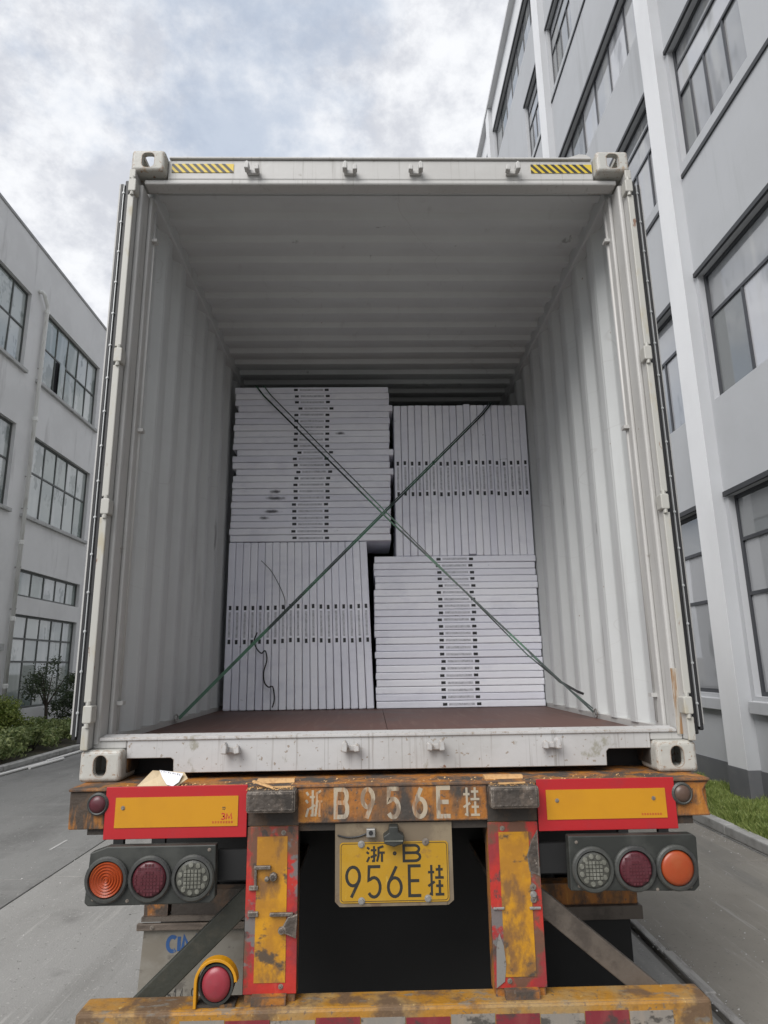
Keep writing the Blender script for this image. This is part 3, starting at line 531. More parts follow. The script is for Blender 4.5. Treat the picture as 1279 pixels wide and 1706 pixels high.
# corner castings cut out with booleans, then reused mirrored
def casting_mesh(top):
    def tmp(b, bev=0):
        o = b.build('tmp', None)
        return o
    base = tmp(MB().box(-0.081, 0.081, 0, 0.178, 0, 0.118))
    bv = base.modifiers.new('b', 'BEVEL'); bv.width = 0.017; bv.segments = 4; bv.limit_method = 'ANGLE'
    cut = [MB().box(-0.055, 0.055, 0.026, 0.15, 0.022, 0.096)]
    if top: cut.append(MB().prism([(x, z) for x, z in rrect(-0.030, 0.030, 0.018, 0.100, 0.022)], -0.02, 0.06)); cut.append(MB().box(-0.032, 0.032, 0.027, 0.151, 0.05, 0.2))
    else: cut.append(MB().prism([(x, z) for x, z in rrect(-0.0255, 0.0255, 0.02, 0.100, 0.0254)], -0.02, 0.06))
    side = MB()
    pr = rrect(0.055, 0.125, 0.022, 0.096, 0.03)
    n = len(pr); side.add([(-0.2, y, z) for y, z in pr] + [(0.2, y, z) for y, z in pr], [tuple(range(n)), tuple(range(2*n-1, n-1, -1))] + [(i, i+n, (i+1) % n + n, (i+1) % n) for i in range(n)])
    if top: cut.append(side)
    cs = []
    for c in cut:
        o = tmp(c); cs.append(o); mo = base.modifiers.new('x', 'BOOLEAN'); mo.object = o; mo.operation = 'DIFFERENCE'; mo.solver = 'EXACT'
    dg = bpy.context.evaluated_depsgraph_get(); me = bpy.data.meshes.new_from_object(base.evaluated_get(dg)); me.name = 'corner_casting'
    for o in cs + [base]: bpy.data.objects.remove(o)
    me.materials.clear(); me.materials.append(M['casting_paint']); return me
for top, z in ((False, ZB), (True, ZB+2.896-0.118)):
    me = casting_mesh(top)
    for sx in (-1, 1):
        o = bpy.data.objects.new('corner_casting', me); C.objects.link(o); hang(o, ct); o.location = (sx*(W2-0.081), 0.0, z)
for sx in (-1, 1):
    def X(a, c): return (sx*a, sx*c) if sx > 0 else (sx*c, sx*a)
    # post: front lip, inner face, back lip
    x0, x1 = X(1.192, 1.217); post = MB().box(x0, x1, 0.004, 0.19, ZB+0.119, ZB+2.777).build('corner_post', 'container_paint', ct, bevel=0.006)
    x0, x1 = X(1.168, 1.1915); MB().box(x0, x1, 0.046, 0.200, ZB+0.13, ZB+2.736).build('post_inner_face', 'container_paint', post, bevel=0.008)
    x0, x1 = X(1.150, 1.1675); MB().box(x0, x1, 0.13, 0.205, ZB+0.15, ZB+2.735).build('post_back_flange', 'container_paint', post, bevel=0.006)
    x0, x1 = X(1.058, 1.1905); MB().box(x0, x1, 0.051, 0.178, 1.3385, 1.3675).build('post_foot', 'container_paint', post, bevel=0.004)
    zs = [1.475, 2.32, 3.018, 3.90]
    for z in zs:
        h = MB().prism(rrect(-0.018, 0.018, -0.034, 0.034, 0.007), -0.022, 0.03).build('hinge', 'hinge_paint', ct, bevel=0.004); h.location = (sx*1.196, 0, z)
        MB().tube([(sx*1.196, -0.012, z-0.05), (sx*1.196, -0.012, z+0.05)], 0.009, 8).build('hinge_pin', 'hinge_paint', h).location = (-sx*1.196, 0, -z)
    segs = [ZB+0.119] + zs + [ZB+2.777]
    for i in range(len(segs)-1):
        a = segs[i]+(0.045 if i else 0); c = segs[i+1]-(0.045 if i < len(segs)-2 else 0)
        x0, x1 = X(1.188, 1.2175); MB().box(x0, x1, -0.010, 0.0035, a, c).build('hinge_strip', 'hinge_paint', post, bevel=0.004)
    # lashing bar inside the post
    lb_ = MB().tube([(sx*1.150, 0.185, 1.40), (sx*1.150, 0.185, 3.90)], 0.008, 8).build('lashing_bar', 'container_paint', ct, smooth=True)
    for z in (1.50, 2.72, 3.72): MB().box(min(sx*1.125, sx*1.165), max(sx*1.125, sx*1.165), 0.160, 0.195, z, z+0.016).build('lashing_lug', 'container_paint', lb_)
    # corrugated side wall, two skins
    ys = []; prof = [(0.004, 1.1775), (0.010, 1.1755), (0.072, 1.1755), (0.080, 1.1785), (0.130, 1.2135), (0.138, 1.2165), (0.212, 1.2165), (0.222, 1.2135), (0.270, 1.1795)]; y = 0.205
    while y < CL-0.4:
        for d, x in prof: ys.append((y+d, x))
        y += 0.278
    b = MB(); b.keep = True; n = len(ys)
    for off in (0.0, 0.003):
        b.v += [(sx*(x+off), yy, 1.37) for yy, x in ys] + [(sx*(x+off), yy, 4.00) for yy, x in ys]
    for i in range(n-1):
        f1 = (i, i+1, n+i+1, n+i); f2 = tuple(2*n+k for k in f1)[::-1]
        b.f += [f1 if sx < 0 else f1[::-1], f2 if sx < 0 else f2[::-1]]
    b.build('side_wall', 'interior_paint', ct)
    x0, x1 = X(1.183, 1.2185); MB().box(x0, x1, 0.192, CL-0.17, ZB+0.02, 1.372).build('bottom_rail', 'container_paint', ct)
    x0, x1 = X(1.158, 1.2185); MB().box(x0, x1, 0.192, CL-0.17, 3.985, 4.085).build('top_rail', 'interior_paint', ct, bevel=0.006)
    # open door folded back along the side
    dr = MB()
    x0, x1 = X(1.2665, 1.277); dr.box(x0, x1, 0.03, 1.20, 1.395, 3.945)
    for k in range(5):
        z = 1.55+k*0.48; x0, x1 = X(1.2775, 1.296); dr.box(x0, x1, 0.12, 1.10, z, z+0.30)
    door = MB().add(dr.v, dr.f).build('door', 'container_paint', ct, bevel=0.002, seg=1)
    x0, x1 = X(1.2490, 1.2662); MB().box(x0, x1, 0.016, 0.05, 1.375, 3.935).build('door_gasket', 'gasket_rubber', door, bevel=0.005)
    x0, x1 = X(1.2455, 1.2487); MB().box(x0, x1, 0.012, 0.05, 1.39, 3.93).build('gasket_strip', 'gasket_steel', door)
    x0, x1 = X(1.2205, 1.2452); MB().box(x0, x1, 0.018, 0.06, 1.36, 3.955).build('door_gasket', 'gasket_rubber', door, bevel=0.006)
    for k in range(16):
        bolt(door, sx*1.2471, 0.012, 1.48+k*0.16, 0.004, 0.004, 'gasket_steel', 'rivet')
    # lashing ring at the floor
    zc_, yc_ = 1.385, 1.107 if sx < 0 else 1.03
    MB().tube([(sx*1.165, yc_+0.03*math.cos(t*math.pi/4), zc_-0.01+0.022*math.sin(t*math.pi/4)) for t in range(9)], 0.004, 6).build('lashing_ring', 'galvanised', ct)
MB().box(1.1675, 1.1915, 0.0440, 0.0459, 1.36, 1.62).build('rust_run', 'rust_stain', ct)
rs = random.Random(31)
for yc, zc0, h_, wd in ((1.02, 1.735, 0.165, 0.022), (1.30, 1.74, 0.15, 0.02), (1.575, 1.70, 0.15, 0.022), (1.86, 1.70, 0.12, 0.02)):     # scuffs rubbed into the right wall's troughs
    yk = 0.205+0.278*round((yc-0.205-0.172)/0.278)+0.172; ring = []
    for q in range(18):
        t = 2*math.pi*q/18; k = rs.uniform(0.75, 1.1); ring.append((1.2142, yk+wd*k*math.cos(t), zc0+h_*k*math.sin(t)))
    b = MB(); b.add(ring+[(1.2150, y_, z_) for _, y_, z_ in ring], [tuple(range(18)), tuple(range(35, 17, -1))]+[(i, 18+i, 18+(i+1) % 18, (i+1) % 18) for i in range(18)]); b.build('scuff_mark', 'scuff', ct)
# header
hd = MB().box(-1.056, 1.056, 0.050, 0.13, 3.985, 4.100).build('door_header', 'container_paint', ct, bevel=0.008)
MB().box(-1.05, 1.05, 0.040, 0.16, 4.1005, 4.112).build('header_lip', 'container_paint', hd, bevel=0.004)
MB().prism([(0.90, 4.1125), (1.05, 4.1125), (1.05, 4.124), (1.03, 4.140), (0.995, 4.143), (0.96, 4.130)], 0.055, 0.075).build('header_gusset', 'container_paint', hd)
MB().box(-1.166, 1.166, 0.046, 0.115, 3.957, 3.9845).build('header_gutter', 'container_paint', hd, bevel=0.008)
MB().box(-1.166, 1.166, 0.1165, 0.234, 4.044, 4.09).build('header_back', 'interior_paint', hd)
for sx, x0, x1 in ((-1, -1.036, -0.733), (1, 0.743, 1.049)):
    z0, z1 = 4.026, 4.075
    hz = MB().box(x0, x1, 0.0475, 0.0498, z0, z1).build('hazard_decal', 'hazard_yellow', hd)
    st = 0.036
    for k in range(9):
        a = x0-0.045+k*st; pts = [(a+0.045, z0), (a+0.045+st*0.5, z0), (a+st*0.5, z1), (a, z1)]
        cl = lambda q: (min(max(q[0], x0), x1), q[1])
        # clip slanted stripe to the decal
        pts2 = []
        for (px, pz) in pts: pts2.append((px, pz))
        def clip(poly, xc, keep):
            out = []
            for i in range(len(poly)):
                p, q = poly[i], poly[(i+1) % len(poly)]
                ip, iq = keep(p[0]), keep(q[0])
                if ip: out.append(p)
                if ip != iq:
                    t = (xc-p[0])/(q[0]-p[0]); out.append((xc, p[1]+t*(q[1]-p[1])))
            return out
        poly = clip(clip(pts2, x0, lambda v: v >= x0), x1, lambda v: v <= x1)
        if len(poly) >= 3: MB().prism(poly, 0.0466, 0.0474).build('black_stripe', 'hazard_black', hz)
def keeper(x, z, up, m):
    k = MB().prism([(-0.030, -0.012), (0.030, -0.012), (0.030, 0.012), (-0.030, 0.012)], -0.012, 0.0055)
    d = 1 if up else -1
    k.prism([(-0.036, -0.010), (-0.014, -0.012), (-0.012, 0.020), (-0.022, 0.034), (-0.034, 0.022)][::1], -0.050, -0.0125)
    k.prism([(0.014, -0.012), (0.036, -0.010), (0.034, 0.016), (0.024, 0.022), (0.013, 0.012)], -0.042, -0.0125)
    if x > 0:
        k.v = [(-a, b_, c) for a, b_, c in k.v]
    o = k.build('lock_keeper', m, hd if up else sill, bevel=0.004)
    o.location = (x, 0.044, z); return o
for x in (-0.636, -0.158, 0.165, 0.644): keeper(x, 4.020, True, 'container_paint')
# sill
sill = MB().prism([(-1.056, 1.371), (-1.056, 1.300), (-1.054, 1.300), (-0.878, 1.300), (-0.868, 1.292), (-0.866, 1.243), (0.871, 1.243), (0.873, 1.297), (0.883, 1.307), (1.054, 1.307), (1.056, 1.307), (1.056, 1.371)], 0.050, 0.062).build('door_sill', 'sill_paint', ct, bevel=0.002, seg=1)
MB().add([(-1.166, 0.044, 1.368), (1.166, 0.044, 1.368), (1.166, 0.044, 1.380), (-1.166, 0.044, 1.380), (-1.166, 0.12, 1.352), (1.166, 0.12, 1.352), (1.166, 0.105, 1.389), (-1.166, 0.105, 1.389), (-1.166, 0.14, 1.349), (1.166, 0.14, 1.349)],
         [(0,1,2,3), (3,2,6,7), (7,6,9,8), (0,4,5,1), (4,8,9,5), (0,3,7,8,4), (1,5,9,6,2)]).build('threshold_plate', 'sill_paint', sill, bevel=0.003)
for x0, x1, z1 in ((-1.05, -0.862, 1.312), (0.868, 1.05, 1.318)):
    MB().box(x0, x1, 0.0622, 0.19, z1, z1+0.012).build('pocket_roof', 'dark_frame', sill)
    MB().box(x0, x1, 0.191, 0.20, 1.235, z1+0.012).build('pocket_back', 'flap_shade_black', sill)  # recess shade put into the black of the back plate
    for x in (x0-0.006, x1+0.001): MB().box(x, x+0.005, 0.0622, 0.19, 1.245, z1).build('pocket_side', 'dark_frame', sill)
for x in (-0.634, -0.160, 0.178, 0.643):
    keeper(x, 1.327, False, 'sill_paint')
MB().box(-1.17, 1.17, 0.20, 12.0, 1.262, 1.322).build('floor_crossmember', 'dark_frame', ct)
MB().box(-1.176, 1.176, 0.201, 0.34, 1.2215, 1.2615).build('under_sill_shade', 'flap_shade_black', ct)  # added black box, puts shade into the gap under the sill
# plywood floor sheets
for k in range(5):
    for x0, x1 in ((-1.176, -0.0), (0.0, 1.176)):
        y0 = 0.142+k*2.4
        MB().box(x0+0.0015, x1-0.0015, y0+0.0015, min(y0+2.3985, 12.0), 1.323, 1.346).build('floor_sheet', 'plywood_floor', ct)
# roof with pressed corrugations
b = MB(); b.keep = True; pts = []; y = 0.228
while y < CL-0.3:
    for d, z in ((0, 4.040), (0.055, 4.040), (0.085, 4.072), (0.170, 4.072), (0.174, 4.070), (0.192, 4.042)): pts.append((y+d, z))
    y += 0.197
n = len(pts)
for off in (0.0, 0.003):
    b.v += [(-1.205, yy, z+off) for yy, z in pts] + [(1.205, yy, z+off) for yy, z in pts]
for i in range(n-1):
    f1 = (i, i+1, n+i+1, n+i); b.f += [f1, tuple(2*n+k for k in f1)[::-1]]
b.build('roof', 'interior_paint', ct)
MB().box(-1.17, 1.17, CL-0.30, CL-0.26, 1.30, 4.07).build('front_wall', 'interior_paint', ct)

# ------------------------------------------------------------------ cartons
YC = 2.12; TH = 0.0492
def carton_mesh(th, ln):
    bm = bmesh.new(); bmesh.ops.create_cube(bm, size=1.0)
    for v in bm.verts: v.co = Vector((v.co.x*ln, v.co.y*0.60, v.co.z*th))
    bmesh.ops.bevel(bm, geom=list(bm.edges), offset=0.0065, segments=2, affect='EDGES', profile=0.5)
    me = bpy.data.meshes.new('flat_carton'); bm.to_mesh(me); bm.free(); me.materials.append(M['carton'])
    for p in me.polygons: p.use_smooth = len(p.vertices) == 4 and p.area < 0.006
    return me
lab_me = MB().box(-0.092, 0.092, -0.3012, -0.3004, -0.008, 0.008).mesh('printed_label', 'carton_label')
mk_me = MB().box(-0.0155, 0.0155, -0.3014, -0.3004, -0.0095, 0.0095).mesh('black_mark', 'carton_black')
ORD = ['top', 'second', 'third', 'fourth', 'fifth', 'sixth', 'seventh', 'eighth', 'ninth', 'tenth', 'eleventh', 'twelfth', 'thirteenth', 'fourteenth', 'fifteenth', 'sixteenth', 'seventeenth', 'eighteenth', 'nineteenth', 'twentieth', 'twenty-first', 'twenty-second', 'twenty-third', 'twenty-fourth']
rc = random.Random(11)
def carton(me, x, z, vert, label, group, dx=0.0, tilt=0.0, dy=0.0):
    o = bpy.data.objects.new('flat_carton', me); C.objects.link(o); tag(o, label, 'carton', group)
    o.location = (x+dx, YC+0.30+rc.uniform(0, 0.010)+dy, z); o.rotation_euler = (0, (R(90) if vert else 0)+tilt, 0)
    jx = rc.uniform(-0.006, 0.006)
    for nm, m_, px in (('printed_label', lab_me, jx), ('black_mark', mk_me, jx-0.122), ('black_mark', mk_me, jx+0.122)):
        c = bpy.data.objects.new(nm, m_); C.objects.link(c); c.parent = o; c.location = (px, 0, rc.uniform(-0.002, 0.002))
    return o
# lower right: 22 lying flat
t = (2.442-1.346)/22; me = carton_mesh(t-0.0022, 1.212)
for k in range(22):
    i = 21-k
    lab = 'flat white carton lying %s in the lower right pile' % ('topmost' if i == 0 else ('lowest, on the floor,' if k == 0 else ORD[i]+' from top'))
    carton(me, 0.560, 1.3465+t*(k+.5), False, lab, 'cartons lying in the lower right pile', rc.uniform(-0.006, 0.006)+0.006*(k < 6))
# upper left: 24 lying flat
t = (3.807-2.563)/24; me = carton_mesh(t-0.0022, 1.212)
shift = {3: .028, 10: .030, 13: .028, 0: -0.004}
for k in range(24):
    i = 23-k
    lab = 'flat white carton lying %s in the upper left pile' % ('topmost' if i == 0 else ('lowest' if k == 0 else ORD[i]+' from top'))
    co = carton(me, -0.524, 2.5635+t*(k+.5), False, lab, 'cartons lying in the upper left pile', shift.get(i, rc.uniform(-0.006, 0.006)))
    if i in (16, 17, 19, 20, 7):
        sm_ = MB().box(-0.11, 0.11, -0.3016, -0.3008, -0.021, 0.021).build('dirt_smudge', 'smudge'); sm_.parent = co; sm_.location = ({16: -0.28, 17: -0.27, 19: -0.30, 20: -0.35, 7: 0.22}[i], 0, 0); sm_.scale = (1.0 if i in (17, 19) else 0.55, 1, 1)
# lower left: 19 on edge, leaning a little
t = 1.056/19; me = carton_mesh(t-0.0030, 1.210)
for k in range(19):
    lab = 'flat white carton standing %s in the lower left row' % ('leftmost, by the container wall,' if k == 0 else ('rightmost' if k == 18 else ORD[k]+' from left'))
    carton(me, -1.134+t*(k+.5), 1.3465+0.6065+0.0004, True, lab, 'cartons standing in the lower left row', 0, -0.034*k/18-(0.004 if k > 14 else 0))
# upper right: 19 on edge
t = 1.046/19; me = carton_mesh(t-0.0026, 1.205)
for k in range(19):
    lab = 'flat white carton standing %s in the upper right row' % ('leftmost' if k == 0 else ('rightmost, by the container wall,' if k == 18 else ORD[k]+' from left'))
    carton(me, 0.118+t*(k+.5), 2.4425+0.6030+(0.010 if k == 10 else 0), True, lab, 'cartons standing in the upper right row', 0)

# ------------------------------------------------------------------ lashing straps and loose cords
def flat_strand(b, pts, wd, th=0.0016):
    pts = [Vector(p) for p in pts]
    for i in range(len(pts)-1):
        d = (pts[i+1]-pts[i]).normalized(); e = d.cross(Vector((0, 1, 0.25))).normalized()*wd/2; nn = d.cross(e).normalized()*th/2
        a, c = pts[i], pts[i+1]
        b.add([a-e-nn, a+e-nn, a+e+nn, a-e+nn, c-e-nn, c+e-nn, c+e+nn, c-e+nn], [(0,1,2,3), (7,6,5,4), (0,4,5,1), (1,5,6,2), (2,6,7,3), (3,7,4,0)])
s1 = thing('lashing_strap', 'green strap running from left floor ring up to the upper right cartons', 'strap', (-1.16, 1.107, 1.385))
b = MB(); flat_strand(b, [(-1.150, 1.112, 1.372), (0.82, 2.100, 3.560), (0.900, 2.112, 3.662), (0.955, 2.30, 3.664)], 0.0115); b.build('strand', 'strap_green', s1)
b = MB(); flat_strand(b, [(-1.152, 1.110, 1.382), (0.81, 2.095, 3.568), (0.882, 2.108, 3.663), (0.92, 2.30, 3.6655)], 0.008); b.build('strand', 'strap_green', s1)
s2 = thing('lashing_strap', 'green strap running from right floor ring up to the upper left cartons', 'strap', (1.16, 1.03, 1.39))
b = MB(); flat_strand(b, [(1.152, 1.030, 1.380), (0.05, 1.645, 2.62), (-0.900, 2.105, 3.725), (-0.965, 2.110, 3.812), (-1.0, 2.30, 3.814)], 0.0115); b.build('strand', 'strap_green', s2)
b = MB(); flat_strand(b, [(1.152, 1.032, 1.398), (0.85, 1.24, 1.70), (0.06, 1.645, 2.645), (-0.845, 2.105, 3.73), (-0.905, 2.110, 3.8135), (-0.94, 2.30, 3.8155)], 0.008); b.build('strand', 'strap_green', s2)
b = MB(); flat_strand(b, [(0.86, 1.20, 1.71), (1.00, 1.12, 1.545), (1.085, 1.08, 1.49), (1.12, 1.075, 1.475)], 0.014); b.build('strap_tail', 'cord_black', s2)
sc_ = lambda x, z: ((x+0.0753)*0.965-0.0753, 2.085, 1.648+(z-1.648)*0.965)
def smooth_pts(P, n=5):
    out = []
    for i in range(len(P)-1):
        p0, p1, p2, p3 = [Vector(P[max(0, min(len(P)-1, i+k))]) for k in (-1, 0, 1, 2)]
        for j in range(n):
            t = j/n; out.append(0.5*((2*p1)+(-p0+p2)*t+(2*p0-5*p1+4*p2-p3)*t*t+(-p0+3*p1-3*p2+p3)*t**3))
    out.append(Vector(P[-1])); return out
o = MB().tube(smooth_pts([sc_(*q) for q in [(-.91, 2.441), (-.84, 2.37), (-.79, 2.29), (-.745, 2.20), (-.723, 2.131), (-.726, 2.06)]]), 0.0028, 6).build('loose_cord', 'cord_black')
tag(o, 'thin dark cord end curling over the lower left cartons above the strap', 'cord')
o = MB().tube(smooth_pts([sc_(*q) for q in [(-.925, 1.90), (-.945, 1.84), (-.926, 1.783), (-.89, 1.748), (-.862, 1.765), (-.848, 1.70), (-.869, 1.611), (-.862, 1.54), (-.831, 1.504), (-.800, 1.505), (-.786, 1.42), (-.80, 1.36)]]), 0.005, 6).build('loose_cord', 'cord_black')
tag(o, 'thick black cord hanging in waves below the strap on the lower left cartons', 'cord')

# ------------------------------------------------------------------ semi-trailer
tl = thing('semi_trailer', 'worn orange container semi-trailer with red and yellow reflector boards', 'trailer', (0, 0, 0))
YB = -0.12
beam = MB().box(-1.19, 1.19, -0.100, 0.05, 1.085, 1.208).build('rear_beam', 'rust_orange', tl, bevel=0.006)
MB().box(-1.195, 1.195, -0.128, 0.33, 1.2085, 1.2195).build('beam_top_flange', 'rust_orange', beam, bevel=0.003)
MB().box(-1.125, 1.125, -0.102, 0.05, 1.056, 1.0845).build('beam_lower_flange', 'dark_frame', beam)
# flared end plates
MB().prism([(1.120, 1.086), (1.188, 1.086), (1.172, 1.150), (1.168, 1.175), (1.194, 1.207), (1.060, 1.207), (1.060, 1.086)], -0.118, -0.1005).build('end_plate', 'rust_orange', beam, bevel=0.003)
MB().prism([(-1.190, 1.078), (-1.060, 1.078), (-1.060, 1.207), (-1.192, 1.207)], -0.118, -0.1005).build('end_plate', 'end_grime', beam, bevel=0.003)
ctr = MB().box(-0.352, 0.352, -0.124, -0.1005, 1.086, 1.2080).build('centre_plate', 'rust_orange', tl, bevel=0.004)
for ch, x0, x1, z0, z1 in (('zhe', -.322, -.262, 1.108, 1.200), ('B', -.214, -.166, 1.106, 1.200), ('9', -.116, -.070, 1.100, 1.200), ('5', -.022, .026, 1.102, 1.200), ('6', .076, .124, 1.102, 1.201), ('E', .166, .214, 1.102, 1.200), ('gua', .262, .322, 1.102, 1.200)):
    glyph('stencil_character', ch, x0, z0, x1-x0, z1-z0, 0.0155 if len(ch) == 1 else 0.0082, -0.1246, 'stencil_white', ctr)
for sx in (-1, 1):
    a, c = sorted((sx*0.348, sx*0.534))
    MB().box(a+0.003, c-0.003, -0.200, -0.1285, 1.136, 1.2140).build('buffer_block', 'steel_block', tl, bevel=0.012)
    MB().box(a, c, -0.122, -0.1025, 1.081, 1.2080).build('buffer_plate', 'dark_frame', tl)
    post = MB().box(a+0.004, c-0.004, -0.118, -0.02, 0.505, 1.0805).build('bumper_post', 'rust_orange', tl, bevel=0.004)
    mp = MB().box(a, c, -0.1225, -0.1185, 0.537, 1.077).build('marker_plate', 'worn_red', tl, bevel=0.0015, seg=1)
    yp = MB().box(sx*0.442-0.055, sx*0.442+0.055, -0.1245, -0.1228, 0.573, 1.044).build('yellow_panel', 'worn_yellow', mp)
    for z in (0.56, 1.056): bolt(mp, sx*0.442-sx*0.04, -0.1226, z, 0.006, 0.005, 'steel_block')
    # reflector boards
    x0, x1 = sorted((sx*0.537, sx*1.056)); rbd = MB().box(x0, x1, -0.1295, -0.1255, 1.045, 1.196 if False else 1.224).build('reflector_board', 'reflector_red', tl, bevel=0.0015, seg=1)
    x0, x1 = sorted((sx*0.570, sx*1.018)); MB().box(x0, x1, -0.1318, -0.1298, 1.084, 1.187).build('yellow_panel', 'reflector_yellow', rbd)
    if sx < 0: bolt(rbd, -0.99, -0.132, 1.152, 0.005, 0.004, 'steel_block')
    else:
        bolt(rbd, 0.610, -0.132, 1.150, 0.005, 0.004, 'steel_block'); bolt(rbd, 0.972, -0.132, 1.152, 0.005, 0.004, 'steel_block')
    rg = random.Random(2 if sx < 0 else 4); tx0, tz0 = (-0.663, 1.0935) if sx < 0 else (0.922, 1.0935)
    b = MB(); b.keep = True; k = 0
    for i in range(8):
        for j in range(4):
            k += 1; u = tx0+i*0.0098
            if j < 2: b.ribbon([(u, tz0+0.002+j*0.004), (u+0.007, tz0+0.002+j*0.004)], 0.0012, -0.13195-k*0.00001)
            else: b.ribbon([(u+0.002+(j-2)*0.003, tz0), (u+0.002+(j-2)*0.003, tz0+0.008)], 0.0012, -0.13195-k*0.00001)
    b.build('small_print', 'print_red', rbd)
    if sx < 0:
        glyph('brand_character', '3', -0.630, 1.107, 0.013, 0.020, 0.0042, -0.1320, 'print_red', rbd)
        glyph('brand_character', 'M', -0.612, 1.107, 0.020, 0.020, 0.0042, -0.1320, 'print_red', rbd)
        b = MB(); b.keep = True; b.ribbon([(-0.628, 1.148), (-0.616, 1.148)], 0.003, -0.13195); b.ribbon([(-0.627, 1.142), (-0.620, 1.142)], 0.003, -0.1320); b.ribbon([(-0.619, 1.139), (-0.616, 1.146)], 0.002, -0.13205); b.build('small_mark', 'print_dark', rbd)
    # lamp box
    pl = [(-1.090, 0.850), (-1.076, 0.839), (-0.652, 0.842), (-0.634, 0.858), (-0.637, 1.031), (-1.022, 1.031), (-1.082, 1.011)]
    if sx > 0: pl = [(0.628, 0.856), (1.074, 0.847), (1.094, 0.864), (1.101, 1.024), (1.086, 1.035), (0.632, 1.036)]
    bx = MB().prism(pl, -0.168, -0.128).build('tail_lamp_box', 'lamp_box', tl, bevel=0.004)
    for x in (1.0, 0.85): MB().box(sx*x-0.018, sx*x+0.018, -0.128, -0.105, 1.0, 1.06).build('lamp_bracket', 'flap_shade_black', bx)
    MB().box(min(sx*0.5, sx*0.64), max(sx*0.5, sx*0.64), -0.115, -0.09, 0.90, 1.0).build('lamp_arm', 'flap_shade_black', bx)
    for x, m in ((1.015, 'lens_amber'), (0.864, 'lens_red'), (0.712, 'lens_clear')):
        lp = MB().lathe([(0.076, 0), (0.076, -0.010), (0.071, -0.016), (0.063, -0.017), (0.060, -0.010), (0.060, 0)], (sx*x, -0.1682, 0.926), 36).build('lamp_ring', 'lamp_ring', bx, smooth=False)
        pr = [(0.0595, -0.002)]
        if m == 'lens_amber' and sx < 0:
            for k in range(6): pr += [(0.058-k*0.0095, -0.011), (0.0545-k*0.0095, -0.016), (0.0515-k*0.0095, -0.013)]
            pr += [(0.0, -0.014)]
        elif m == 'lens_clear': pr += [(0.058, -0.012), (0.05, -0.015), (0.0, -0.016)]
        else: pr += [(0.058, -0.012), (0.048, -0.018), (0.030, -0.021), (0.0, -0.022)]
        ln = MB().lathe(pr, (sx*x, -0.1682, 0.926), 36).build('lens', m, bx, smooth=(m != 'lens_clear' and not (m == 'lens_amber' and sx < 0)))
        if m == 'lens_clear':
            b = MB()
            for k in range(11):
                t = 2*math.pi*k/11; b.lathe([(0.0095, 0), (0.008, -0.0035), (0, -0.004)], (sx*x+0.045*math.cos(t), -0.1832, 0.926+0.045*math.sin(t)), 8)
            for i in range(-2, 3):
                for j in range(-2, 3):
                    b.box(sx*x+i*0.0125-0.0048, sx*x+i*0.0125+0.0048, -0.1885, -0.1843, 0.926+j*0.0125-0.0048, 0.926+j*0.0125+0.0048)
            b.build('lens_reflector', 'lens_facet', ln)
        if m == 'lens_red':
            b = MB()
            for i in range(-4, 5):
                for j in range(-4, 5):
                    if i*i+j*j < 19: b.box(sx*x+i*0.0115-0.0042, sx*x+i*0.0115+0.0042, -0.1915 if i*i+j*j < 7 else -0.1885, -0.1842, 0.926+j*0.0115-0.0042, 0.926+j*0.0115+0.0042)
            b.build('lens_reflector', 'lens_red', ln)
    for px, pz in ((1.06, 0.862), (0.94, 0.855), (0.66, 0.872), (0.66, 1.015)): bolt(bx, sx*px, -0.168, pz, 0.004, 0.004, 'steel_block')
    # marker lamp
    ml = MB().lathe([(0.040, 0), (0.040, -0.012), (0.034, -0.018), (0.030, -0.016)], (sx*1.083, -0.1185, 1.166), 24).build('marker_lamp', 'lamp_ring', tl)
    MB().lathe([(0.031, -0.010), (0.029, -0.018), (0.015, -0.024), (0, -0.025)], (sx*1.083, -0.1185, 1.166), 24).build('lens', 'lens_red' if sx < 0 else 'lens_brown', ml, smooth=True)
# latches and scars on the posts
lt = MB(); lt.box(-0.505, -0.445, -0.140, -0.126, 0.938, 0.950); lt.box(-0.503, -0.494, -0.136, -0.125, 0.870, 0.937); lt.box(-0.522, -0.489, -0.133, -0.123, 0.868, 0.884); lt.lathe([(0.016, 0), (0.014, -0.016), (0, -0.018)], (-0.435, -0.125, 0.912), 8); lt.lathe([(0.010, 0), (0.009, -0.014), (0, -0.016)], (-0.458, -0.125, 0.905), 6)
lt.build('latch', 'steel_block', tl, bevel=0.003)
lt = MB(); lt.box(-0.523, -0.486, -0.132, -0.123, 0.782, 0.800); lt.box(-0.445, -0.362, -0.138, -0.125, 0.784, 0.796); lt.prism([(-0.408, 0.735), (-0.350, 0.712), (-0.346, 0.790), (-0.380, 0.782)], -0.136, -0.124); lt.lathe([(0.014, 0), (0.012, -0.014), (0, -0.015)], (-0.402, -0.126, 0.738), 8)
lt.build('latch', 'steel_block', tl, bevel=0.003)
MB().box(0.355, 0.395, -0.130, -0.123, 0.788, 0.796).build('band_clamp', 'galvanised', tl, bevel=0.002)
MB().box(0.486, 0.527, -0.130, -0.123, 0.786, 0.795).build('band_clamp', 'galvanised', tl, bevel=0.002)
for z, m in ((0.858, 'steel_block'), (0.834, 'galvanised'), (0.818, 'steel_block')): bolt(tl, 0.503, -0.123, z, 0.008, 0.010, m)
MB().prism([(0.354, 0.540), (0.384, 0.560), (0.392, 0.612), (0.386, 0.672), (0.372, 0.712), (0.360, 0.668)], -0.1262, -0.1249).build('bare_patch', 'galvanised', tl)
MB().prism([(0.494, 0.910), (0.530, 0.895), (0.531, 1.05), (0.505, 1.01), (0.488, 0.965)], -0.1252, -0.1229).build('burn_patch', 'steel_block', tl)
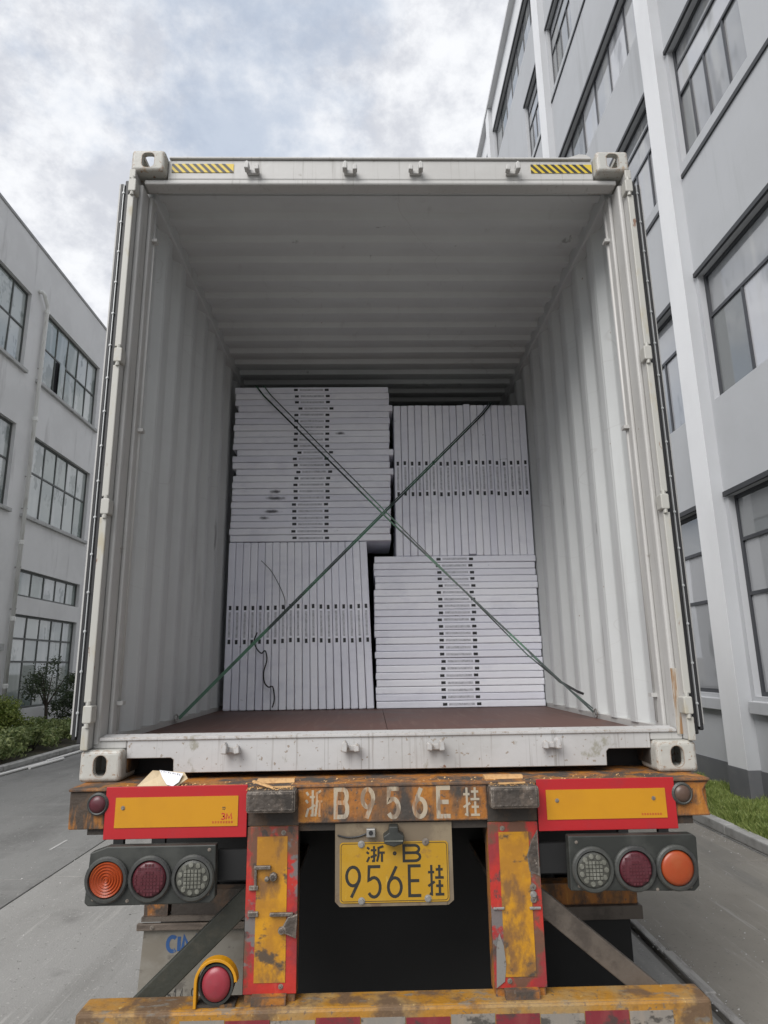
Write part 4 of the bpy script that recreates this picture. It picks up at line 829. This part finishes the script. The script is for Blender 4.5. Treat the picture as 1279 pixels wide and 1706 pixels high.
# number plate
pb = MB().prism([(-0.214, 0.820), (-0.197, 0.803), (0.196, 0.803), (0.216, 0.818), (0.216, 1.0805), (-0.214, 1.0805)], -0.112, -0.108).build('plate_bracket', 'plate_bracket', tl)
MB().box(-0.190, 0.190, -0.1165, -0.1125, 0.804, 0.8125).build('bracket_lip', 'plate_bracket', pb)
np_ = MB().prism(rrect(-0.197, 0.200, 0.815, 1.016, 0.012), -0.1150, -0.1125).build('number_plate', 'plate_yellow', tl)
b = MB(); b.keep = True; b.ribbon(rrect(-0.192, 0.195, 0.820, 1.011, 0.010), 0.0022, -0.1152, True); b.build('plate_border', 'plate_black', np_)
for ch, x0, x1, z0, z1, st in (('zhe', -.099, -.034, .950, 1.003, .0075), ('.', -.003, .011, .970, .984, .006), ('B', .034, .100, .951, 1.003, .0095), ('9', -.176, -.121, .834, .934, .0105), ('5', -.099, -.045, .834, .934, .0105), ('6', -.025, .030, .834, .934, .0105), ('E', .053, .098, .836, .934, .0105), ('gua', .124, .181, .836, .936, .0085)):
    glyph('plate_character', ch, x0, z0, x1-x0, z1-z0, st, -0.1153, 'plate_black', np_)
for x, z, m in ((-0.118, 1.010, 'galvanised'), (0.118, 1.014, 'steel_block'), (-0.118, 0.822, 'galvanised'), (0.122, 0.826, 'galvanised')): bolt(np_, x, -0.1152, z, 0.0085, 0.008, m)
plamp = MB().prism([(-0.034, 1.020), (0.0, 1.010), (0.034, 1.020), (0.038, 1.045), (0.018, 1.058), (0.016, 1.078), (-0.016, 1.078), (-0.018, 1.058), (-0.038, 1.045)], -0.165, -0.1125).build('plate_lamp', 'lamp_box', tl, bevel=0.004)
MB().box(-0.033, 0.033, -0.168, -0.140, 1.0285, 1.033).build('lamp_glass', 'lens_facet', plamp)
rc_ = MB().box(-0.099, -0.066, -0.135, -0.1125, 1.036, 1.066).build('rear_camera', 'galvanised', tl, bevel=0.003)
MB().lathe([(0.008, 0), (0.008, -0.004), (0, -0.004)], (-0.0825, -0.1352, 1.052), 14).build('lens', 'gasket_rubber', rc_)
MB().tube(smooth_pts([(-0.1, -0.116, 1.045), (-0.13, -0.116, 1.036), (-0.17, -0.116, 1.034), (-0.205, -0.116, 1.042)]), 0.003, 6).build('cable', 'gasket_rubber', rc_)
# bumper
bp = MB().prism(rrect(-1.090, 1.090, 0.33, 0.512, 0.014, 4), -0.170, -0.050)
bumper = bp.build('bumper', 'bumper_paint', tl, bevel=0.012)
xs = -0.735; k = 0
while xs < 0.86:
    MB().box(xs, xs+0.150, -0.1725, -0.1705, 0.372, 0.484-0.003*(k % 3)).build('reflective_tape', 'tape_white' if k % 2 == 0 else 'tape_red', bumper); xs += 0.1535; k += 1
tri = MB().prism([(-0.945, 0.352), (-0.845, 0.352), (-0.895, 0.470)], -0.176, -0.1705).build('triangle_reflector', 'lens_red_bright', bumper, bevel=0.003)
for sx in (-1, 1): MB().box(sx*0.441-0.06, sx*0.441+0.06, -0.150, -0.03, 0.5125, 0.54).build('post_foot', 'rust_orange', tl)
# fog lamp with yellow hood
hood = MB(); po = [(-0.696, 0.5125)] + arc(-0.622, 0.590, 0.074, 0.074, 180, 0, 16) + [(-0.548, 0.595)]; pi = [(-0.686, 0.5125)] + arc(-0.622, 0.590, 0.064, 0.064, 180, 0, 16) + [(-0.558, 0.595)]
n = len(po); hood.add([(x, -0.160, z) for x, z in po] + [(x, -0.160, z) for x, z in pi] + [(x, -0.122, z) for x, z in po] + [(x, -0.122, z) for x, z in pi],
    [(i, n+i, n+i+1, i+1) for i in range(n-1)] + [(2*n+i, 2*n+i+1, 3*n+i+1, 3*n+i) for i in range(n-1)] + [(i, i+1, 2*n+i+1, 2*n+i) for i in range(n-1)] + [(n+i, 3*n+i, 3*n+i+1, n+i+1) for i in range(n-1)] + [(0, 2*n, 3*n, n), (n-1, 2*n-1, 4*n-1, 3*n-1)])
fog = MB().lathe([(0.060, 0.045), (0.062, 0.0), (0.060, -0.006), (0.054, -0.006), (0.050, 0.002)], (-0.622, -0.145, 0.582), 32, sx=1.0, sz=1.08).build('fog_lamp', 'lamp_box', tl)
hood.build('hood', 'hazard_paint' if 'hazard_paint' in M else 'reflector_yellow', fog, bevel=0.002)
MB().lathe([(0.0505, 0.004), (0.047, -0.006), (0.030, -0.013), (0, -0.016)], (-0.622, -0.145, 0.582), 32, sz=1.12).build('lens', 'lens_red_bright', fog, smooth=True)
MB().box(-0.690, -0.555, -0.150, -0.09, 0.5126, 0.5215).build('lamp_base', 'dark_frame', fog)
# diagonal braces
def bar(name, p, q, wd, th, m):
    p, q = Vector(p), Vector(q); d = (q-p).normalized(); e = d.cross(Vector((0, 1, 0))).normalized()*wd/2; nn = Vector((0, th/2, 0))
    return MB().add([p-e-nn, p+e-nn, p+e+nn, p-e+nn, q-e-nn, q+e-nn, q+e+nn, q-e+nn], [(0,1,2,3), (7,6,5,4), (0,4,5,1), (1,5,6,2), (2,6,7,3), (3,7,4,0)]).build(name, m, tl, bevel=0.004)
bar('diagonal_brace', (-0.965, -0.030, 0.425), (-0.50, -0.030, 0.852), 0.074, 0.05, 'brace_olive')
bar('diagonal_brace', (1.00, -0.030, 0.425), (0.47, -0.030, 0.846), 0.076, 0.05, 'brace_brown')
# mud flaps and their hangers
fl1 = MB().prism([(-1.195, 0.05), (-0.66, 0.05), (-0.66, 0.430), (-1.176, 0.425)], 0.80, 0.81).build('mud_flap', 'flap_pale', tl)
for ch, x, wd in (('C', -1.060, 0.046), ('I', -1.018, 0.026), ('M', -0.988, 0.068), ('C', -0.908, 0.046)): glyph('flap_letter', ch, x, 0.336, wd, 0.062, 0.0165, 0.7992, 'print_blue', fl1)
for i, ch in enumerate('0514-8'): glyph('flap_letter', ch, -1.075+i*0.0275, 0.112, 0.018, 0.066, 0.0055, 0.7992, 'print_dark', fl1)
MB().box(-1.205, -0.66, 0.775, 0.799, 0.432, 0.462).build('flap_bar', 'wood_bar', tl, bevel=0.004)
bolt(tl, -1.13, 0.774, 0.447, 0.007, 0.004, 'steel_block')
MB().box(-1.185, -0.66, 0.78, 0.83, 0.470, 0.490).build('flap_hanger', 'brace_brown', tl)
MB().box(-1.178, -1.065, 0.79, 0.87, 0.491, 0.62).build('hanger_box', 'rust_orange', tl); MB().box(-1.05, -0.66, 0.80, 0.87, 0.491, 0.60).build('hanger_box', 'dark_frame', tl)
MB().box(0.66, 1.172, 0.80, 0.81, 0.05, 0.440).build('mud_flap', 'flap_shade_black', tl)
MB().box(0.66, 1.225, 0.76, 0.82, 0.441, 0.500).build('flap_bar', 'brace_brown', tl, bevel=0.004)
MB().box(0.66, 1.212, 0.78, 0.87, 0.501, 0.60).build('hanger_box', 'rust_orange', tl, bevel=0.004)
# added black sheet as underbody shade between the flaps; chassis rails, axles and wheels
MB().box(-0.655, 0.655, 0.56, 0.572, 0.10, 1.075).build('underbody_shade', 'flap_shade_black', tl)
for sx in (-1, 1):
    b = MB(); x = sx*0.44; b.box(x-0.07, x+0.07, 0.07, 11.6, 1.16, 1.178); b.box(x-0.006, x+0.006, 0.07, 11.6, 0.852, 1.16); b.box(x-0.07, x+0.07, 0.07, 11.6, 0.835, 0.852)
    b.build('chassis_rail', 'dark_frame', tl)
    MB().box(min(sx*0.66, sx*1.19), max(sx*0.66, sx*1.19), 0.88, 0.892, 0.61, 1.08).build('mudguard', 'flap_shade_black', tl)
for y in (0.66, 2.2, 4.0, 6.0, 8.0, 10.0): MB().box(-1.15, 1.15, y, y+0.1, 1.09, 1.155).build('cross_member', 'dark_frame', tl)
tyre_me = MB().lathe([(0.29, -0.125), (0.34, -0.135), (0.44, -0.140), (0.485, -0.125), (0.50, -0.09), (0.502, 0.0), (0.50, 0.09), (0.485, 0.125), (0.44, 0.140), (0.34, 0.135), (0.29, 0.125), (0.29, -0.125)], (0, 0, 0), 36, 'x').mesh('tyre', 'tyre_rubber', True)
rim_me = MB().lathe([(0.29, -0.12), (0.27, -0.10), (0.26, 0.0), (0.14, 0.02), (0.12, -0.02), (0, -0.02)], (0, 0, 0), 24, 'x').mesh('rim', 'wheel_rim')
for y in (1.55, 2.86, 4.17):
    MB().tube([(-1.0, y, 0.502), (1.0, y, 0.502)], 0.065, 12).build('axle', 'dark_frame', tl)
    for x in (-1.055, -0.755, 0.755, 1.055):
        wh = bpy.data.objects.new('wheel', tyre_me); C.objects.link(wh); wh.parent = tl; wh.location = (x, y, 0.503)
        rm = bpy.data.objects.new('rim', rim_me); C.objects.link(rm); rm.parent = wh; rm.rotation_euler = (0, 0, 0 if x > 0 else math.pi)

# ------------------------------------------------------------------ small debris on the trailer beam
DZ = 0.0115
tp = thing('torn_paper', 'torn scrap of cardboard and white printed paper on the trailer beam', 'paper', (-0.87, -0.07, 1.2195))
b = MB(); b.add([(-0.955, -0.10, 1.209), (-0.905, -0.085, 1.262), (-0.872, -0.075, 1.258), (-0.79, -0.07, 1.252), (-0.770, -0.09, 1.232), (-0.80, -0.115, 1.211), (-0.87, -0.118, 1.212), (-0.885, -0.095, 1.238)], [(0,7,1), (1,7,2), (2,7,4,3), (7,5,4), (7,6,5), (0,6,7)])
so = b.build('cardboard_piece', 'cardboard', tp); so.location.z = DZ; sm = so.modifiers.new('s', 'SOLIDIFY'); sm.thickness = 0.0025
b = MB(); b.add([(-0.876, -0.096, 1.264), (-0.835, -0.094, 1.258), (-0.788, -0.09, 1.250), (-0.796, -0.115, 1.224), (-0.815, -0.125, 1.211), (-0.840, -0.118, 1.216), (-0.862, -0.104, 1.240), (-0.826, -0.106, 1.238)], [(0,6,7,1), (1,7,3,2), (7,6,5), (7,5,4,3)])
so = b.build('white_sheet', 'paper_white', tp); so.location.z = DZ; sm = so.modifiers.new('s', 'SOLIDIFY'); sm.thickness = 0.0008
b = MB(); b.keep = True
for i in range(9):
    u = -0.868+i*0.0085; b.ribbon([(u, 1.2605-i*0.0013), (u+0.002, 1.2535-i*0.0013)], 0.0013, -0.0985-i*0.00002)
    if i % 2: b.ribbon([(u, 1.2600-i*0.0013), (u+0.005, 1.2592-i*0.0013)], 0.0012, -0.0988-i*0.00002)
b.build('printed_line', 'print_dark', tp).location.z = DZ
def sliver(lab, p, q, wd, th, grp='wood splinters on the trailer beam'):
    p, q = Vector(p), Vector(q); d = (q-p).normalized(); e = d.cross(Vector((0, 0, 1))).normalized()*wd/2; u = e.cross(d).normalized()*th/2
    o = MB().add([p-e-u, p+e-u, p+e*.8+u, p-e*.7+u, q-e*.6-u, q+e*.8-u, q+e*.5+u, q-e*.4+u], [(0,1,2,3), (7,6,5,4), (0,4,5,1), (1,5,6,2), (2,6,7,3), (3,7,4,0)]).build('wood_splinter', 'fresh_wood')
    o.location.z = DZ if 'beam' in lab else 0.0097
    return tag(o, lab, 'wood scrap', grp)
sliver('flat wood scrap on the beam above the left black buffer block', (-0.512, -0.06, 1.2145), (-0.372, -0.055, 1.2145), 0.05, 0.012)
sliver('flat wood scrap on the beam above the right black buffer block', (0.352, -0.06, 1.2145), (0.500, -0.055, 1.2145), 0.045, 0.012)
sliver('slanted wood splinter lying on top of the left buffer block', (-0.515, -0.14, 1.2285), (-0.435, -0.175, 1.2095), 0.016, 0.006)
sliver('thin wood splinter on the left buffer block, near its inner end', (-0.44, -0.155, 1.2085), (-0.375, -0.148, 1.2085), 0.010, 0.005)
sliver('thin wood splinter on top of the right buffer block', (0.39, -0.165, 1.2085), (0.49, -0.150, 1.2085), 0.012, 0.005)
rg = random.Random(6); b = MB()
for i in range(420):
    x = rg.uniform(-1.0, 1.05); y = rg.uniform(-0.12, -0.01); s = rg.uniform(0.002, 0.006); z = 1.2197
    if rg.random() < 0.45: x = rg.choice((-0.445, 0.44))+rg.uniform(-0.085, 0.085); y = rg.uniform(-0.195, -0.13); z = 1.2143
    a = rg.uniform(0, 3.14); ca, sa = math.cos(a)*s, math.sin(a)*s
    b.add([(x-ca, y-sa, z), (x+sa*.4, y-ca*.4, z+s*.2), (x+ca, y+sa, z+s*.5), (x-sa*.4, y+ca*.4, z+s*.9)], [(0,1,2), (0,2,3), (0,3,1), (1,3,2)])
tag(stuff(b.build('wood_crumbs', 'fresh_wood')), 'crumbs of wood and dirt strewn along the trailer beam', 'debris')
